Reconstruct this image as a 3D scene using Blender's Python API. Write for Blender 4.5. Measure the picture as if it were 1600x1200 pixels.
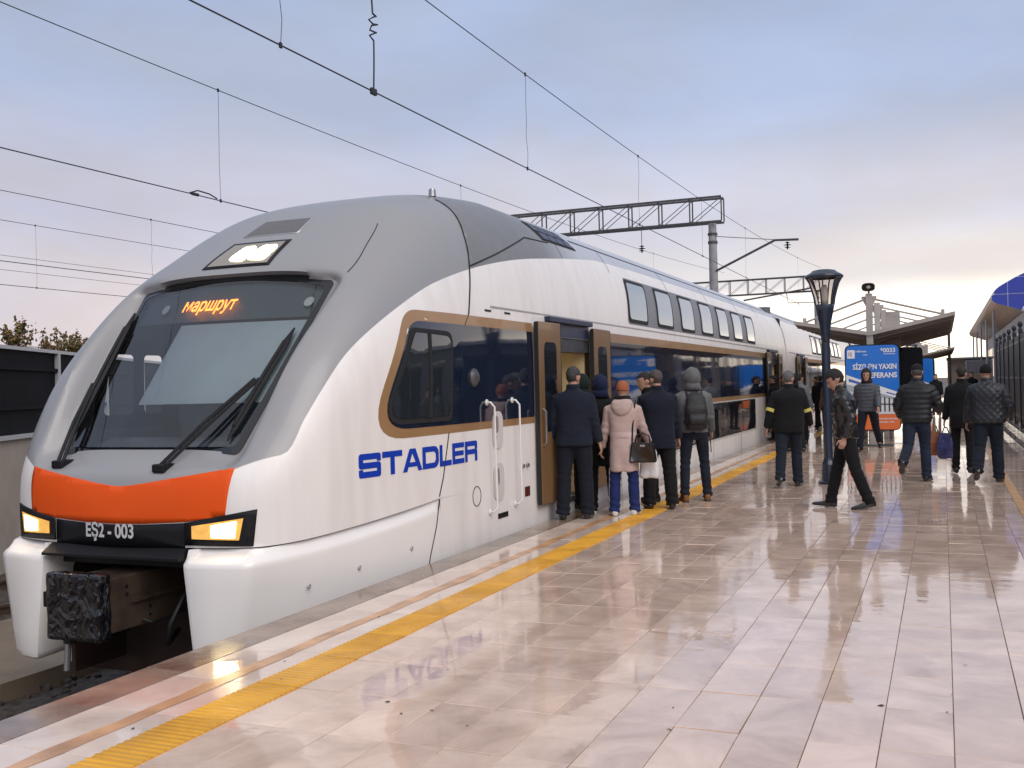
import bpy, bmesh, math, random
import numpy as np
from mathutils import Vector, Matrix, noise

for o in list(bpy.data.objects): bpy.data.objects.remove(o)
random.seed(7)
SC = bpy.context.scene
COL = SC.collection
R = math.radians

# ---------------------------------------------------------------- camera
CAM_H, YAW, PITCH, ROLL, FPX = 1.597, .3941, .0027, .025, 1620.4
def cam_axes():
    r = Vector((math.cos(YAW), math.sin(YAW), 0)); f = Vector((-math.sin(YAW), math.cos(YAW), 0)); u = Vector((0, 0, 1))
    f2 = f*math.cos(PITCH)+u*math.sin(PITCH); u2 = u*math.cos(PITCH)-f*math.sin(PITCH)
    return r*math.cos(ROLL)-u2*math.sin(ROLL), u2*math.cos(ROLL)+r*math.sin(ROLL), f2
cr, cu, cf = cam_axes()
cam = bpy.data.cameras.new('camera'); cam.lens = FPX/1600*36; cam.sensor_width = 36; cam.clip_end = 3000; cam.clip_start = .05
camo = bpy.data.objects.new('camera', cam); COL.objects.link(camo)
M = Matrix((cr, cu, -cf)).transposed().to_4x4(); M.translation = (0, 0, CAM_H); camo.matrix_world = M
SC.camera = camo

# ---------------------------------------------------------------- sky, sun, exposure
SUN_AZ, SUN_EL = R(152), R(42)      # azimuth from +X counter-clockwise is handled below
world = bpy.data.worlds.new('World'); SC.world = world; world.use_nodes = True
nt = world.node_tree; nt.nodes.clear()
N = lambda t, **k: nt.nodes.new(t)
out = N('ShaderNodeOutputWorld'); bg = N('ShaderNodeBackground'); nt.links.new(bg.outputs[0], out.inputs[0])
tc = N('ShaderNodeTexCoord')
sky = N('ShaderNodeTexSky'); sky.sky_type = 'NISHITA'; sky.sun_disc = False
sky.sun_elevation = R(40); sky.sun_rotation = R(125); sky.air_density = 1.5; sky.dust_density = 3.0; sky.ozone_density = 2
sep = N('ShaderNodeSeparateXYZ'); nt.links.new(tc.outputs['Generated'], sep.inputs[0])
def math_n(op, a, b=None, c=None, clamp=False):
    m = N('ShaderNodeMath'); m.operation = op; m.use_clamp = clamp
    for i, v in enumerate((a, b, c)):
        if v is None: continue
        if isinstance(v, (int, float)): m.inputs[i].default_value = v
        else: nt.links.new(v, m.inputs[i])
    return m.outputs[0]
# cloud deck: broad soft bands of stratus
mp = N('ShaderNodeMapping'); mp.inputs['Scale'].default_value = (1.3, 1.3, 4.2); nt.links.new(tc.outputs['Generated'], mp.inputs[0])
nz = N('ShaderNodeTexNoise'); nz.inputs['Scale'].default_value = 1.7; nz.inputs['Detail'].default_value = 5; nz.inputs['Roughness'].default_value = .5
nz.inputs['Distortion'].default_value = .3
nt.links.new(mp.outputs[0], nz.inputs['Vector'])
def ramp(els, fac):
    r = N('ShaderNodeValToRGB'); r.color_ramp.interpolation = 'EASE'
    while len(r.color_ramp.elements) < len(els): r.color_ramp.elements.new(.5)
    for e, (p, c) in zip(r.color_ramp.elements, els): e.position = p; e.color = (*c, 1)
    nt.links.new(fac, r.inputs[0]); return r.outputs[0]
el = math_n('MAXIMUM', sep.outputs['Z'], 0.0)
wob = math_n('MULTIPLY_ADD', nz.outputs['Fac'], .10, -.05)
el2 = math_n('ADD', el, wob, clamp=True)
cool = ramp([(0.0, (.60, .53, .55)), (.08, (.52, .475, .53)), (.17, (.41, .405, .51)), (.27, (.315, .36, .50)), (.42, (.27, .335, .49)), (1, (.47, .48, .52))], el2)
warm = ramp([(0.0, (1.7, 1.42, 1.12)), (.045, (1.45, 1.30, 1.12)), (.095, (.62, .585, .60)), (.16, (.47, .465, .55)), (.27, (.325, .375, .525)), (.42, (.275, .34, .495)), (1, (.47, .48, .52))],
            math_n('ADD', el, math_n('MULTIPLY', wob, .6), clamp=True))
# closeness of the azimuth to the glow at the end of the line
gx, gy = math.sin(R(3)), math.cos(R(3))
hl = math_n('SQRT', math_n('ADD', math_n('MULTIPLY', sep.outputs['X'], sep.outputs['X']), math_n('MULTIPLY_ADD', sep.outputs['Y'], sep.outputs['Y'], 1e-4)))
dt = math_n('DIVIDE', math_n('ADD', math_n('MULTIPLY', sep.outputs['X'], gx), math_n('MULTIPLY', sep.outputs['Y'], gy)), hl)
mr = N('ShaderNodeMapRange'); mr.interpolation_type = 'SMOOTHSTEP'; mr.inputs['From Min'].default_value = .66; mr.inputs['From Max'].default_value = .99
nt.links.new(dt, mr.inputs[0])
mx = N('ShaderNodeMix'); mx.data_type = 'RGBA'; nt.links.new(mr.outputs[0], mx.inputs[0]); nt.links.new(cool, mx.inputs[6]); nt.links.new(warm, mx.inputs[7])
# soft light and dark patches of the cloud deck
vr = N('ShaderNodeMapRange'); vr.inputs['From Min'].default_value = .3; vr.inputs['From Max'].default_value = .7; vr.inputs['To Min'].default_value = .88; vr.inputs['To Max'].default_value = 1.06
nz2 = N('ShaderNodeTexNoise'); nz2.inputs['Scale'].default_value = 2.6; nz2.inputs['Detail'].default_value = 6; nt.links.new(mp.outputs[0], nz2.inputs['Vector'])
nt.links.new(nz2.outputs['Fac'], vr.inputs[0])
vm = N('ShaderNodeVectorMath'); vm.operation = 'SCALE'; nt.links.new(mx.outputs[2], vm.inputs[0]); nt.links.new(vr.outputs[0], vm.inputs['Scale'])
nz3 = N('ShaderNodeTexNoise'); nz3.inputs['Scale'].default_value = 3.4; nz3.inputs['Detail'].default_value = 7; nz3.inputs['Roughness'].default_value = .55; nz3.inputs['Distortion'].default_value = .8
mp3 = N('ShaderNodeMapping'); mp3.inputs['Scale'].default_value = (1.2, 1.2, 2.6); mp3.inputs['Rotation'].default_value = (.2, .1, .4); nt.links.new(tc.outputs['Generated'], mp3.inputs[0]); nt.links.new(mp3.outputs[0], nz3.inputs['Vector'])
gr3 = N('ShaderNodeMapRange'); gr3.interpolation_type = 'SMOOTHSTEP'; gr3.inputs['From Min'].default_value = .38; gr3.inputs['From Max'].default_value = .68; gr3.inputs['To Max'].default_value = .6; nt.links.new(nz3.outputs['Fac'], gr3.inputs[0])
ga = N('ShaderNodeMix'); ga.data_type = 'RGBA'; nt.links.new(gr3.outputs[0], ga.inputs[0]); nt.links.new(vm.outputs[0], ga.inputs[6])
gy_ = N('ShaderNodeVectorMath'); gy_.operation = 'MULTIPLY'; gy_.inputs[1].default_value = (1.0, .92, .80); nt.links.new(vm.outputs[0], gy_.inputs[0]); nt.links.new(gy_.outputs[0], ga.inputs[7])
# the clear sky above shows faintly through the cloud
sk = N('ShaderNodeVectorMath'); sk.operation = 'SCALE'; sk.inputs['Scale'].default_value = .012; nt.links.new(sky.outputs[0], sk.inputs[0])
ad = N('ShaderNodeVectorMath'); ad.operation = 'ADD'; nt.links.new(ga.outputs[2], ad.inputs[0]); nt.links.new(sk.outputs[0], ad.inputs[1])
nt.links.new(ad.outputs[0], bg.inputs[0]); bg.inputs[1].default_value = 1.0
sun = bpy.data.lights.new('sun', 'SUN'); sun.energy = 1.5; sun.angle = R(50); sun.color = (1, .93, .86)
suno = bpy.data.objects.new('sun', sun); COL.objects.link(suno)
sd = Vector((.62, -.55, .78)).normalized()         # direction towards the bright part of the overcast
suno.rotation_euler = (-sd).to_track_quat('-Z', 'Y').to_euler()
sky.sun_elevation = math.asin(sd.z); sky.sun_rotation = math.atan2(sd.x, sd.y)
SC.view_settings.view_transform = 'Standard'; SC.view_settings.look = 'None'; SC.view_settings.exposure = 0.42; SC.view_settings.gamma = 1

# ---------------------------------------------------------------- materials
def mat(name, col, rough=.5, metal=0., var=0., scale=8., bump=0., bscale=60., coat=0., spec=.5, sheen=0., emit=None, estr=0., ior=1.5, obj=True, rvar=0., croug=.03, detail=4):
    m = bpy.data.materials.new(name); m.use_nodes = True
    t = m.node_tree; p = t.nodes['Principled BSDF']
    p.inputs['Base Color'].default_value = (*col, 1); p.inputs['Roughness'].default_value = rough; p.inputs['Metallic'].default_value = metal
    p.inputs['IOR'].default_value = ior; p.inputs['Specular IOR Level'].default_value = spec
    if coat: p.inputs['Coat Weight'].default_value = coat; p.inputs['Coat Roughness'].default_value = croug
    if sheen: p.inputs['Sheen Weight'].default_value = sheen
    if emit: p.inputs['Emission Color'].default_value = (*emit, 1); p.inputs['Emission Strength'].default_value = estr
    if var or bump or rvar:
        c = t.nodes.new('ShaderNodeTexCoord'); src = c.outputs['Object']
    if var:
        n = t.nodes.new('ShaderNodeTexNoise'); n.inputs['Scale'].default_value = scale; n.inputs['Detail'].default_value = detail; t.links.new(src, n.inputs['Vector'])
        r = t.nodes.new('ShaderNodeValToRGB'); r.color_ramp.elements[0].position = .3; r.color_ramp.elements[1].position = .7
        r.color_ramp.elements[0].color = (*[x*(1-var) for x in col], 1); r.color_ramp.elements[1].color = (*[min(1, x*(1+var)) for x in col], 1)
        t.links.new(n.outputs['Fac'], r.inputs[0]); t.links.new(r.outputs[0], p.inputs['Base Color'])
    if rvar:
        n = t.nodes.new('ShaderNodeTexNoise'); n.inputs['Scale'].default_value = scale*.8; n.inputs['Detail'].default_value = 5; t.links.new(src, n.inputs['Vector'])
        r = t.nodes.new('ShaderNodeMapRange'); r.inputs['From Min'].default_value = .3; r.inputs['From Max'].default_value = .7
        r.inputs['To Min'].default_value = max(.01, rough-rvar); r.inputs['To Max'].default_value = rough+rvar
        t.links.new(n.outputs['Fac'], r.inputs[0]); t.links.new(r.outputs[0], p.inputs['Roughness'])
    if bump:
        n = t.nodes.new('ShaderNodeTexNoise'); n.inputs['Scale'].default_value = bscale; n.inputs['Detail'].default_value = 3; t.links.new(src, n.inputs['Vector'])
        b = t.nodes.new('ShaderNodeBump'); b.inputs['Strength'].default_value = bump; b.inputs['Distance'].default_value = .01
        t.links.new(n.outputs['Fac'], b.inputs['Height']); t.links.new(b.outputs[0], p.inputs['Normal'])
    return m
def glass_mat(name, tint, refl=1.0, ior=1.5):
    m = bpy.data.materials.new(name); m.use_nodes = True; t = m.node_tree; t.nodes.clear()
    o = t.nodes.new('ShaderNodeOutputMaterial'); x = t.nodes.new('ShaderNodeMixShader'); f = t.nodes.new('ShaderNodeFresnel'); f.inputs[0].default_value = ior
    a = t.nodes.new('ShaderNodeBsdfTransparent'); a.inputs[0].default_value = (*tint, 1)
    g = t.nodes.new('ShaderNodeBsdfGlossy'); g.inputs['Roughness'].default_value = .01; g.inputs[0].default_value = (refl, refl, refl, 1)
    t.links.new(f.outputs[0], x.inputs[0]); t.links.new(a.outputs[0], x.inputs[1]); t.links.new(g.outputs[0], x.inputs[2]); t.links.new(x.outputs[0], o.inputs[0])
    return m
MT = {}
def mm(k, *a, **kw):
    if k not in MT: MT[k] = mat(k, *a, **kw)
    return MT[k]
WHITE = mm('train_white', (.82, .79, .765), .34, var=.03, scale=1.2, coat=.4, rvar=.08)
BLACK = mm('black_plastic', (.007, .007, .009), .5, bump=.08, spec=.3)
GLOSSBLACK = mm('gloss_black', (.008, .009, .011), .12, coat=.5)
RUBBER = mm('rubber_seal', (.01, .01, .011), .7)
STEEL = mm('steel', (.36, .36, .37), .38, .9, var=.15)
DKSTEEL = mm('dark_steel', (.10, .105, .11), .5, .6, var=.25)
WIRE = mm('wire', (.035, .035, .04), .5, .5)

# ---------------------------------------------------------------- mesh helpers
def setp(o, label=None, cat=None, group=None, kind=None):
    if label: o['label'] = label
    if cat: o['category'] = cat
    if group: o['group'] = group
    if kind: o['kind'] = kind
    return o
def me_from(name, v, f):
    me = bpy.data.meshes.new(name); me.from_pydata([tuple(x) for x in v], [], [tuple(x) for x in f]); me.update(); return me
def link(name, me, m=None, parent=None, smooth=False, loc=None):
    if m is not None:
        me.materials.clear(); me.materials.append(m)
    if smooth: me.polygons.foreach_set('use_smooth', [True]*len(me.polygons))
    o = bpy.data.objects.new(name, me); COL.objects.link(o)
    if parent is not None: o.parent = parent
    if loc is not None: o.location = loc
    return o
def empty(name, loc=(0, 0, 0), rz=0., label=None, cat=None, group=None, kind=None):
    o = bpy.data.objects.new(name, None); COL.objects.link(o); o.location = loc; o.rotation_euler = (0, 0, rz); o.empty_display_size = .2
    return setp(o, label, cat, group, kind)
class MB:
    def __init__(s): s.v = []; s.f = []
    def add(s, v, f):
        b = len(s.v); s.v += [tuple(x) for x in v]; s.f += [tuple(i+b for i in q) for q in f]; return s
    def box(s, x0, x1, y0, y1, z0, z1, bev=0.):
        if bev <= 0:
            return s.add([(x0,y0,z0),(x1,y0,z0),(x1,y1,z0),(x0,y1,z0),(x0,y0,z1),(x1,y0,z1),(x1,y1,z1),(x0,y1,z1)],
                         [(3,2,1,0),(4,5,6,7),(0,1,5,4),(1,2,6,5),(2,3,7,6),(3,0,4,7)])
        bm = bmesh.new(); bmesh.ops.create_cube(bm, size=1)
        for v in bm.verts: v.co = ((x0+x1)/2+v.co.x*(x1-x0), (y0+y1)/2+v.co.y*(y1-y0), (z0+z1)/2+v.co.z*(z1-z0))
        bmesh.ops.bevel(bm, geom=list(bm.edges), offset=bev, segments=2, affect='EDGES', profile=.5)
        return s.bm(bm)
    def bm(s, bm):
        bm.verts.index_update(); s.add([v.co[:] for v in bm.verts], [[v.index for v in f.verts] for f in bm.faces]); bm.free(); return s
    def tube(s, pts, r, n=8, cap=True, r2=None):
        pts = [Vector(p) for p in pts]; rs = r if isinstance(r, (list, tuple)) else [r]*len(pts)
        V = []; F = []; prev = None
        for i, p in enumerate(pts):
            t = (pts[min(i+1, len(pts)-1)]-pts[max(i-1, 0)]).normalized()
            if prev is None: a = t.orthogonal().normalized()
            else: a = (prev-t*prev.dot(t)).normalized()
            prev = a; b = t.cross(a)
            for k in range(n):
                th = 2*math.pi*k/n; V.append(p+(a*math.cos(th)+b*math.sin(th))*rs[i])
        for i in range(len(pts)-1):
            for k in range(n): F.append((i*n+k, i*n+(k+1) % n, (i+1)*n+(k+1) % n, (i+1)*n+k))
        if cap: F.append(tuple(range(n-1, -1, -1))); F.append(tuple(range((len(pts)-1)*n, len(pts)*n)))
        return s.add(V, F)
    def lathe(s, prof, c=(0, 0, 0), n=24, cap=True):
        V = []; F = []
        for r, z in prof:
            for k in range(n): th = 2*math.pi*k/n; V.append((c[0]+r*math.cos(th), c[1]+r*math.sin(th), c[2]+z))
        for i in range(len(prof)-1):
            for k in range(n): F.append((i*n+k, i*n+(k+1) % n, (i+1)*n+(k+1) % n, (i+1)*n+k))
        if cap: F.append(tuple(range(n-1, -1, -1))); F.append(tuple(range((len(prof)-1)*n, len(prof)*n)))
        return s.add(V, F)
    def ell(s, c, r, nu=16, nv=10):
        V = [(c[0], c[1], c[2]-r[2])]; F = []
        for j in range(1, nv):
            ph = math.pi*j/nv
            for k in range(nu): th = 2*math.pi*k/nu; V.append((c[0]+r[0]*math.sin(ph)*math.cos(th), c[1]+r[1]*math.sin(ph)*math.sin(th), c[2]-r[2]*math.cos(ph)))
        V.append((c[0], c[1], c[2]+r[2])); L = len(V)-1
        for k in range(nu): F.append((0, 1+(k+1) % nu, 1+k)); F.append((L, 1+(nv-2)*nu+k, 1+(nv-2)*nu+(k+1) % nu))
        for j in range(nv-2):
            for k in range(nu): F.append((1+j*nu+k, 1+j*nu+(k+1) % nu, 1+(j+1)*nu+(k+1) % nu, 1+(j+1)*nu+k))
        return s.add(V, F)
    def prism(s, outline, d0, d1, axis):      # outline in the two other axes
        n = len(outline); mk = {'x': lambda a, b, d: (d, a, b), 'y': lambda a, b, d: (a, d, b), 'z': lambda a, b, d: (a, b, d)}[axis]
        V = [mk(a, b, d0) for a, b in outline]+[mk(a, b, d1) for a, b in outline]
        F = [tuple(range(n)), tuple(range(2*n-1, n-1, -1))]+[(i, i+n, (i+1) % n+n, (i+1) % n) for i in range(n)]
        return s.add(V, F)
    def me(s, name='m'):
        me = me_from(name, s.v, s.f); bm = bmesh.new(); bm.from_mesh(me); bmesh.ops.recalc_face_normals(bm, faces=bm.faces); bm.to_mesh(me); bm.free(); return me
    def build(s, name, m, parent=None, smooth=False, loc=None):
        o = link(name, s.me(name), m, parent, smooth, loc)
        return o
def autosmooth(o, ang=40):
    me = o.data; me.polygons.foreach_set('use_smooth', [True]*len(me.polygons))
    try: me.set_sharp_from_angle(angle=R(ang))
    except Exception: pass
    return o
def roundpoly(pts, r, n=6):
    out = []; L = len(pts)
    for i, p in enumerate(pts):
        p = Vector(p); a = (Vector(pts[i-1])-p); b = (Vector(pts[(i+1) % L])-p); rr = r[i] if isinstance(r, (list, tuple)) else r
        if rr <= 0: out.append(tuple(p)); continue
        ca = max(-1, min(1, a.normalized().dot(b.normalized()))); half = math.acos(ca)/2; d = min(rr/math.tan(half), a.length*.49, b.length*.49)
        p0 = p+a.normalized()*d; p1 = p+b.normalized()*d
        for k in range(n+1):
            t = k/n; out.append(tuple(p0*(1-t)**2+p*2*t*(1-t)+p1*t*t))
    return out
def patch_me(outline, fmap, cu=(), cv=(), th=0., name='patch'):
    bm = bmesh.new(); bv = [bm.verts.new((u, v, 0)) for u, v in outline]; bm.faces.new(bv); bmesh.ops.triangulate(bm, faces=bm.faces[:])
    for c in cu: bmesh.ops.bisect_plane(bm, geom=bm.verts[:]+bm.edges[:]+bm.faces[:], plane_co=(c, 0, 0), plane_no=(1, 0, 0))
    for c in cv: bmesh.ops.bisect_plane(bm, geom=bm.verts[:]+bm.edges[:]+bm.faces[:], plane_co=(0, c, 0), plane_no=(0, 1, 0))
    bm.verts.index_update(); V = [fmap(v.co.x, v.co.y, 0) for v in bm.verts]; F = [[v.index for v in f.verts] for f in bm.faces]
    if th:
        n0 = len(V); idx = {}
        for e in bm.edges:
            if len(e.link_faces) == 1:
                q = []
                for v in e.verts:
                    if v.index not in idx: idx[v.index] = len(V); V.append(fmap(v.co.x, v.co.y, -th))
                a, b = e.verts; F.append((a.index, b.index, idx[b.index], idx[a.index]))
    bm.free(); me = me_from(name, V, F)
    b2 = bmesh.new(); b2.from_mesh(me); bmesh.ops.recalc_face_normals(b2, faces=b2.faces); b2.to_mesh(me); b2.free(); return me
def orient(me, want):
    # flip the whole mesh when its mean normal points away from 'want'
    s = Vector((0, 0, 0))
    for p in me.polygons: s += p.normal*p.area
    if s.dot(Vector(want)) < 0: me.flip_normals()
    return me
def text_me(txt, size, fmap, bold=0., sx=1., depth=0., align='LEFT', cu=()):
    c = bpy.data.curves.new('lettering', 'FONT'); c.body = txt; c.size = size; c.offset = bold; c.align_x = align; c.fill_mode = 'FRONT'
    o = bpy.data.objects.new('lettering', c); TMP.collection.objects.link(o); TMP.view_layers[0].update()
    dg = TMP.view_layers[0].depsgraph; dg.update(); me = bpy.data.meshes.new_from_object(o.evaluated_get(dg)); bpy.data.objects.remove(o); bpy.data.curves.remove(c)
    bm = bmesh.new(); bm.from_mesh(me)
    for q in cu: bmesh.ops.bisect_plane(bm, geom=bm.verts[:]+bm.edges[:]+bm.faces[:], plane_co=(q/sx, 0, 0), plane_no=(1, 0, 0))
    for v in bm.verts: v.co = fmap(v.co.x*sx, v.co.y)
    bm.to_mesh(me); bm.free(); me.update(); return me
TMP = bpy.data.scenes.new('scratch')
def voxel(mb, size, smooth=2):
    me = mb.me('vox'); o = bpy.data.objects.new('vox', me); TMP.collection.objects.link(o)
    md = o.modifiers.new('r', 'REMESH'); md.mode = 'VOXEL'; md.voxel_size = size; md.use_smooth_shade = True
    if smooth:
        s = o.modifiers.new('s', 'SMOOTH'); s.iterations = smooth; s.factor = .5
    TMP.view_layers[0].update(); dg = TMP.view_layers[0].depsgraph; dg.update()
    r = bpy.data.meshes.new_from_object(o.evaluated_get(dg)); bpy.data.objects.remove(o); bpy.data.meshes.remove(me); return r
def disp(me, fn):
    n = len(me.vertices); co = np.empty(n*3, 'f'); me.vertices.foreach_get('co', co); no = np.empty(n*3, 'f'); me.vertices.foreach_get('normal', no)
    co = co.reshape(-1, 3); no = no.reshape(-1, 3); d = np.array([fn(Vector(c), Vector(k)) for c, k in zip(co, no)], 'f')
    me.vertices.foreach_set('co', (co+no*d[:, None]).ravel()); me.update(); return me
def pchip(xs, ys):
    xs = np.array(xs, float); ys = np.array(ys, float); h = np.diff(xs); d = np.diff(ys)/h; m = np.zeros(len(xs)); m[0] = d[0]; m[-1] = d[-1]
    for i in range(1, len(xs)-1):
        if d[i-1]*d[i] > 0: w1 = 2*h[i]+h[i-1]; w2 = h[i]+2*h[i-1]; m[i] = (w1+w2)/(w1/d[i-1]+w2/d[i])
    def f(x):
        x = min(max(float(x), xs[0]), xs[-1]); i = min(max(int(np.searchsorted(xs, x))-1, 0), len(xs)-2); t = (x-xs[i])/h[i]
        return float((2*t**3-3*t*t+1)*ys[i]+(t**3-2*t*t+t)*h[i]*m[i]+(-2*t**3+3*t*t)*ys[i+1]+(t**3-t*t)*h[i]*m[i+1])
    return f
def pix(x, y, z):
    v = Vector((x, y, z-CAM_H)); d = v.dot(cf)
    return (800+FPX*v.dot(cr)/d, 600-FPX*v.dot(cu)/d, d) if d > .1 else None
def copy_tree(o, parent=None):
    c = o.copy(); COL.objects.link(c); c.parent = parent
    for ch in list(o.children): copy_tree(ch, c)
    return c

# ================================================================ SETTING
XC = -6.16
# ---- ground sheet reaching the horizon
gm = mm('earth_ground', (.13, .11, .09), .85, var=.35, scale=.3, bump=.4, bscale=3)
g = MB(); g.box(-900, 900, -60, 2200, -1.75, -1.5); setp(g.build('ground', gm), kind='structure')

def tile_mat(name, col, rough=.1, stain=.16, wet=1.0, ior=1.55):
    m = bpy.data.materials.new(name); m.use_nodes = True; t = m.node_tree; p = t.nodes['Principled BSDF']; L = t.links.new
    geo = t.nodes.new('ShaderNodeNewGeometry'); oi = t.nodes.new('ShaderNodeObjectInfo')
    n1 = t.nodes.new('ShaderNodeTexNoise'); n1.inputs['Scale'].default_value = 1.7; n1.inputs['Detail'].default_value = 7; n1.inputs['Roughness'].default_value = .62; n1.inputs['Distortion'].default_value = .6
    off = t.nodes.new('ShaderNodeVectorMath'); off.operation = 'MULTIPLY_ADD'; L(oi.outputs['Random'], off.inputs[0]); off.inputs[1].default_value = (9, 7, 0); L(geo.outputs['Position'], off.inputs[2])
    L(off.outputs[0], n1.inputs['Vector'])
    r = t.nodes.new('ShaderNodeValToRGB'); r.color_ramp.elements[0].position = .32; r.color_ramp.elements[1].position = .66
    r.color_ramp.elements[0].color = (*[c*(1-stain*k) for c, k in zip(col, (1.35, 1.55, 1.65))], 1); r.color_ramp.elements[1].color = (*[min(1, c*(1+stain*.8)) for c in col], 1)
    L(n1.outputs['Fac'], r.inputs[0])
    hv = t.nodes.new('ShaderNodeHueSaturation'); mr = t.nodes.new('ShaderNodeMapRange'); mr.inputs['To Min'].default_value = .94; mr.inputs['To Max'].default_value = 1.05
    L(oi.outputs['Random'], mr.inputs[0]); L(mr.outputs[0], hv.inputs['Value']); L(r.outputs[0], hv.inputs['Color']); L(hv.outputs[0], p.inputs['Base Color'])
    n2 = t.nodes.new('ShaderNodeTexNoise'); n2.inputs['Scale'].default_value = 1.1; n2.inputs['Detail'].default_value = 6; n2.inputs['Roughness'].default_value = .6; L(geo.outputs['Position'], n2.inputs['Vector'])
    m2 = t.nodes.new('ShaderNodeMapRange'); m2.inputs['From Min'].default_value = .38; m2.inputs['From Max'].default_value = .66; m2.inputs['To Min'].default_value = rough*.35; m2.inputs['To Max'].default_value = rough*1.9
    L(n2.outputs['Fac'], m2.inputs[0]); L(m2.outputs[0], p.inputs['Roughness'])
    n3 = t.nodes.new('ShaderNodeTexNoise'); n3.inputs['Scale'].default_value = 4.5; n3.inputs['Detail'].default_value = 3; L(off.outputs[0], n3.inputs['Vector'])
    b = t.nodes.new('ShaderNodeBump'); b.inputs['Strength'].default_value = .075; b.inputs['Distance'].default_value = .02; L(n3.outputs['Fac'], b.inputs['Height']); L(b.outputs[0], p.inputs['Normal'])
    p.inputs['IOR'].default_value = ior; p.inputs['Coat Weight'].default_value = wet; p.inputs['Coat Roughness'].default_value = .03; p.inputs['Coat IOR'].default_value = 1.45
    L(b.outputs[0], p.inputs['Coat Normal'])
    return m
TILE = tile_mat('wet_porcelain_tile', (.71, .535, .43), .078, .21, .35, 1.5)
EDGE = tile_mat('wet_edge_tile', (.74, .60, .51), .13, .14, .3, 1.48)
GRAN = tile_mat('wet_granite', (.27, .195, .145), .2, .35, .3, 1.42)
YEL = tile_mat('tactile_yellow', (.68, .345, .03), .35, .2, .15, 1.42)
ORANGEP = mm('worn_orange_paint', (.56, .31, .16), .25, var=.35, scale=3.5, detail=8)
GROUT = mm('grout', (.13, .10, .085), .6, var=.3, scale=5)
CONC = mm('platform_concrete', (.30, .27, .24), .7, var=.2, scale=2, bump=.2)

plat = setp(MB().box(-4.372, 6.0, -8, 170, -1.49, -.007).build('platform', GROUT), kind='structure')
def slab_me(w, l, h=.012, ch=.0018):
    b = MB(); x, y = w/2, l/2
    b.add([(-x,-y,-h),(x,-y,-h),(x,y,-h),(-x,y,-h),(-x,-y,-ch),(x,-y,-ch),(x,y,-ch),(-x,y,-ch),(-x+ch,-y+ch,0),(x-ch,-y+ch,0),(x-ch,y-ch,0),(-x+ch,y-ch,0)],
          [(0,1,5,4),(1,2,6,5),(2,3,7,6),(3,0,4,7),(4,5,9,8),(5,6,10,9),(6,7,11,10),(7,4,8,11),(8,9,10,11)])
    return b.me('slab')
def lay(name, cells, w, l, m, cap, parent, tilt=.17, ylimit=1e9):
    base = slab_me(w, l); base.materials.append(m); base.name = name
    vis = []; rest = []
    for (x, y) in cells:
        q = pix(x, y, 0)
        if q and -60 < q[0] < 1660 and 0 < q[1] < 1290: vis.append((q[2], x, y))
        else: rest.append((x, y))
    vis.sort(); rnd = random.Random(3)
    for d, x, y in vis[:cap]:
        o = bpy.data.objects.new(name, base); COL.objects.link(o); o.parent = parent
        o.location = (x, y, rnd.uniform(-.0007, .0007)); o.rotation_euler = (R(rnd.gauss(0, tilt)), R(rnd.gauss(0, tilt)), 0)
    b = MB()
    bv = [v.co.copy() for v in base.vertices]; bf = [list(p.vertices) for p in base.polygons]
    for x, y in [(a[1], a[2]) for a in vis[cap:]]+rest:
        e = Matrix.Translation((x, y, rnd.uniform(-.0007, .0007))) @ Matrix.Rotation(R(rnd.gauss(0, tilt*.8)), 4, 'X') @ Matrix.Rotation(R(rnd.gauss(0, tilt)), 4, 'Y')
        b.add([e @ v for v in bv], bf)
    if b.v:
        me = me_from(name, b.v, b.f); setp(link(name+'s_beyond', me, m, parent), kind='stuff')
X0T, Y0T = .0062, 4.7225
cells = []
for i in range(-11, 5):
    if i in (2,): continue
    for j in range(-8, 130): cells.append((X0T+.3*i+.15, Y0T+.6*j+.3))
lay('tile', cells, .2965, .5965, TILE, 300, plat)
# painted line on the column towards the fence: narrow tiles each side of it
cells = [(X0T+.6+.09, Y0T+.6*j+.3) for j in range(-8, 130)]
lay('narrow_tile', cells, .1765, .5965, TILE, 30, plat)
cells = [(X0T+.6+.18+.06, Y0T+.6*j+.3) for j in range(-8, 130)]
lay('line_tile', cells, .1165, .5965, mm('ochre_line', (.50, .25, .05), .3, var=.25, scale=4), 30, plat)
lay('edge_tile', [(-3.807, Y0T+.6*j+.3) for j in range(-8, 130)], .543, .5965, EDGE, 40, plat, .08)
lay('coping_stone', [(-4.228, -3+1.2*j) for j in range(0, 70)], .285, 1.196, GRAN, 40, plat, .05)
# tactile strip: plates with moulded ribs across
tb = MB(); tb.box(-.14, .14, -.298, .298, -.012, .002)
for k in range(13):
    y = -.298+.0458*(k+.5)
    tb.add([(-.137,y-.016,.002),(.137,y-.016,.002),(.137,y-.009,.0075),(-.137,y-.009,.0075),(.137,y+.009,.0075),(-.137,y+.009,.0075),(.137,y+.016,.002),(-.137,y+.016,.002)],
           [(0,1,2,3),(3,2,4,5),(5,4,6,7),(1,6,4,2),(0,3,5,7)])
tme = tb.me('tactile_plate'); tme.materials.append(YEL)
tcells = [Y0T+.6*j+.3 for j in range(-8, 130)]
for y in [c for c in tcells if 2.6 < c < 30]:
    o = bpy.data.objects.new('tactile_plate', tme); COL.objects.link(o); o.parent = plat; o.location = (-3.395, y, 0); o.rotation_euler = (R(random.gauss(0, .2)), R(random.gauss(0, .25)), R(random.gauss(0, .15))); pass
b = MB()
for y in [c for c in tcells if not 2.6 < c < 30]: b.box(-3.535, -3.255, y-.298, y+.298, -.012, .005)
setp(b.build('tactile_plates_beyond', YEL, plat), kind='stuff')
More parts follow.
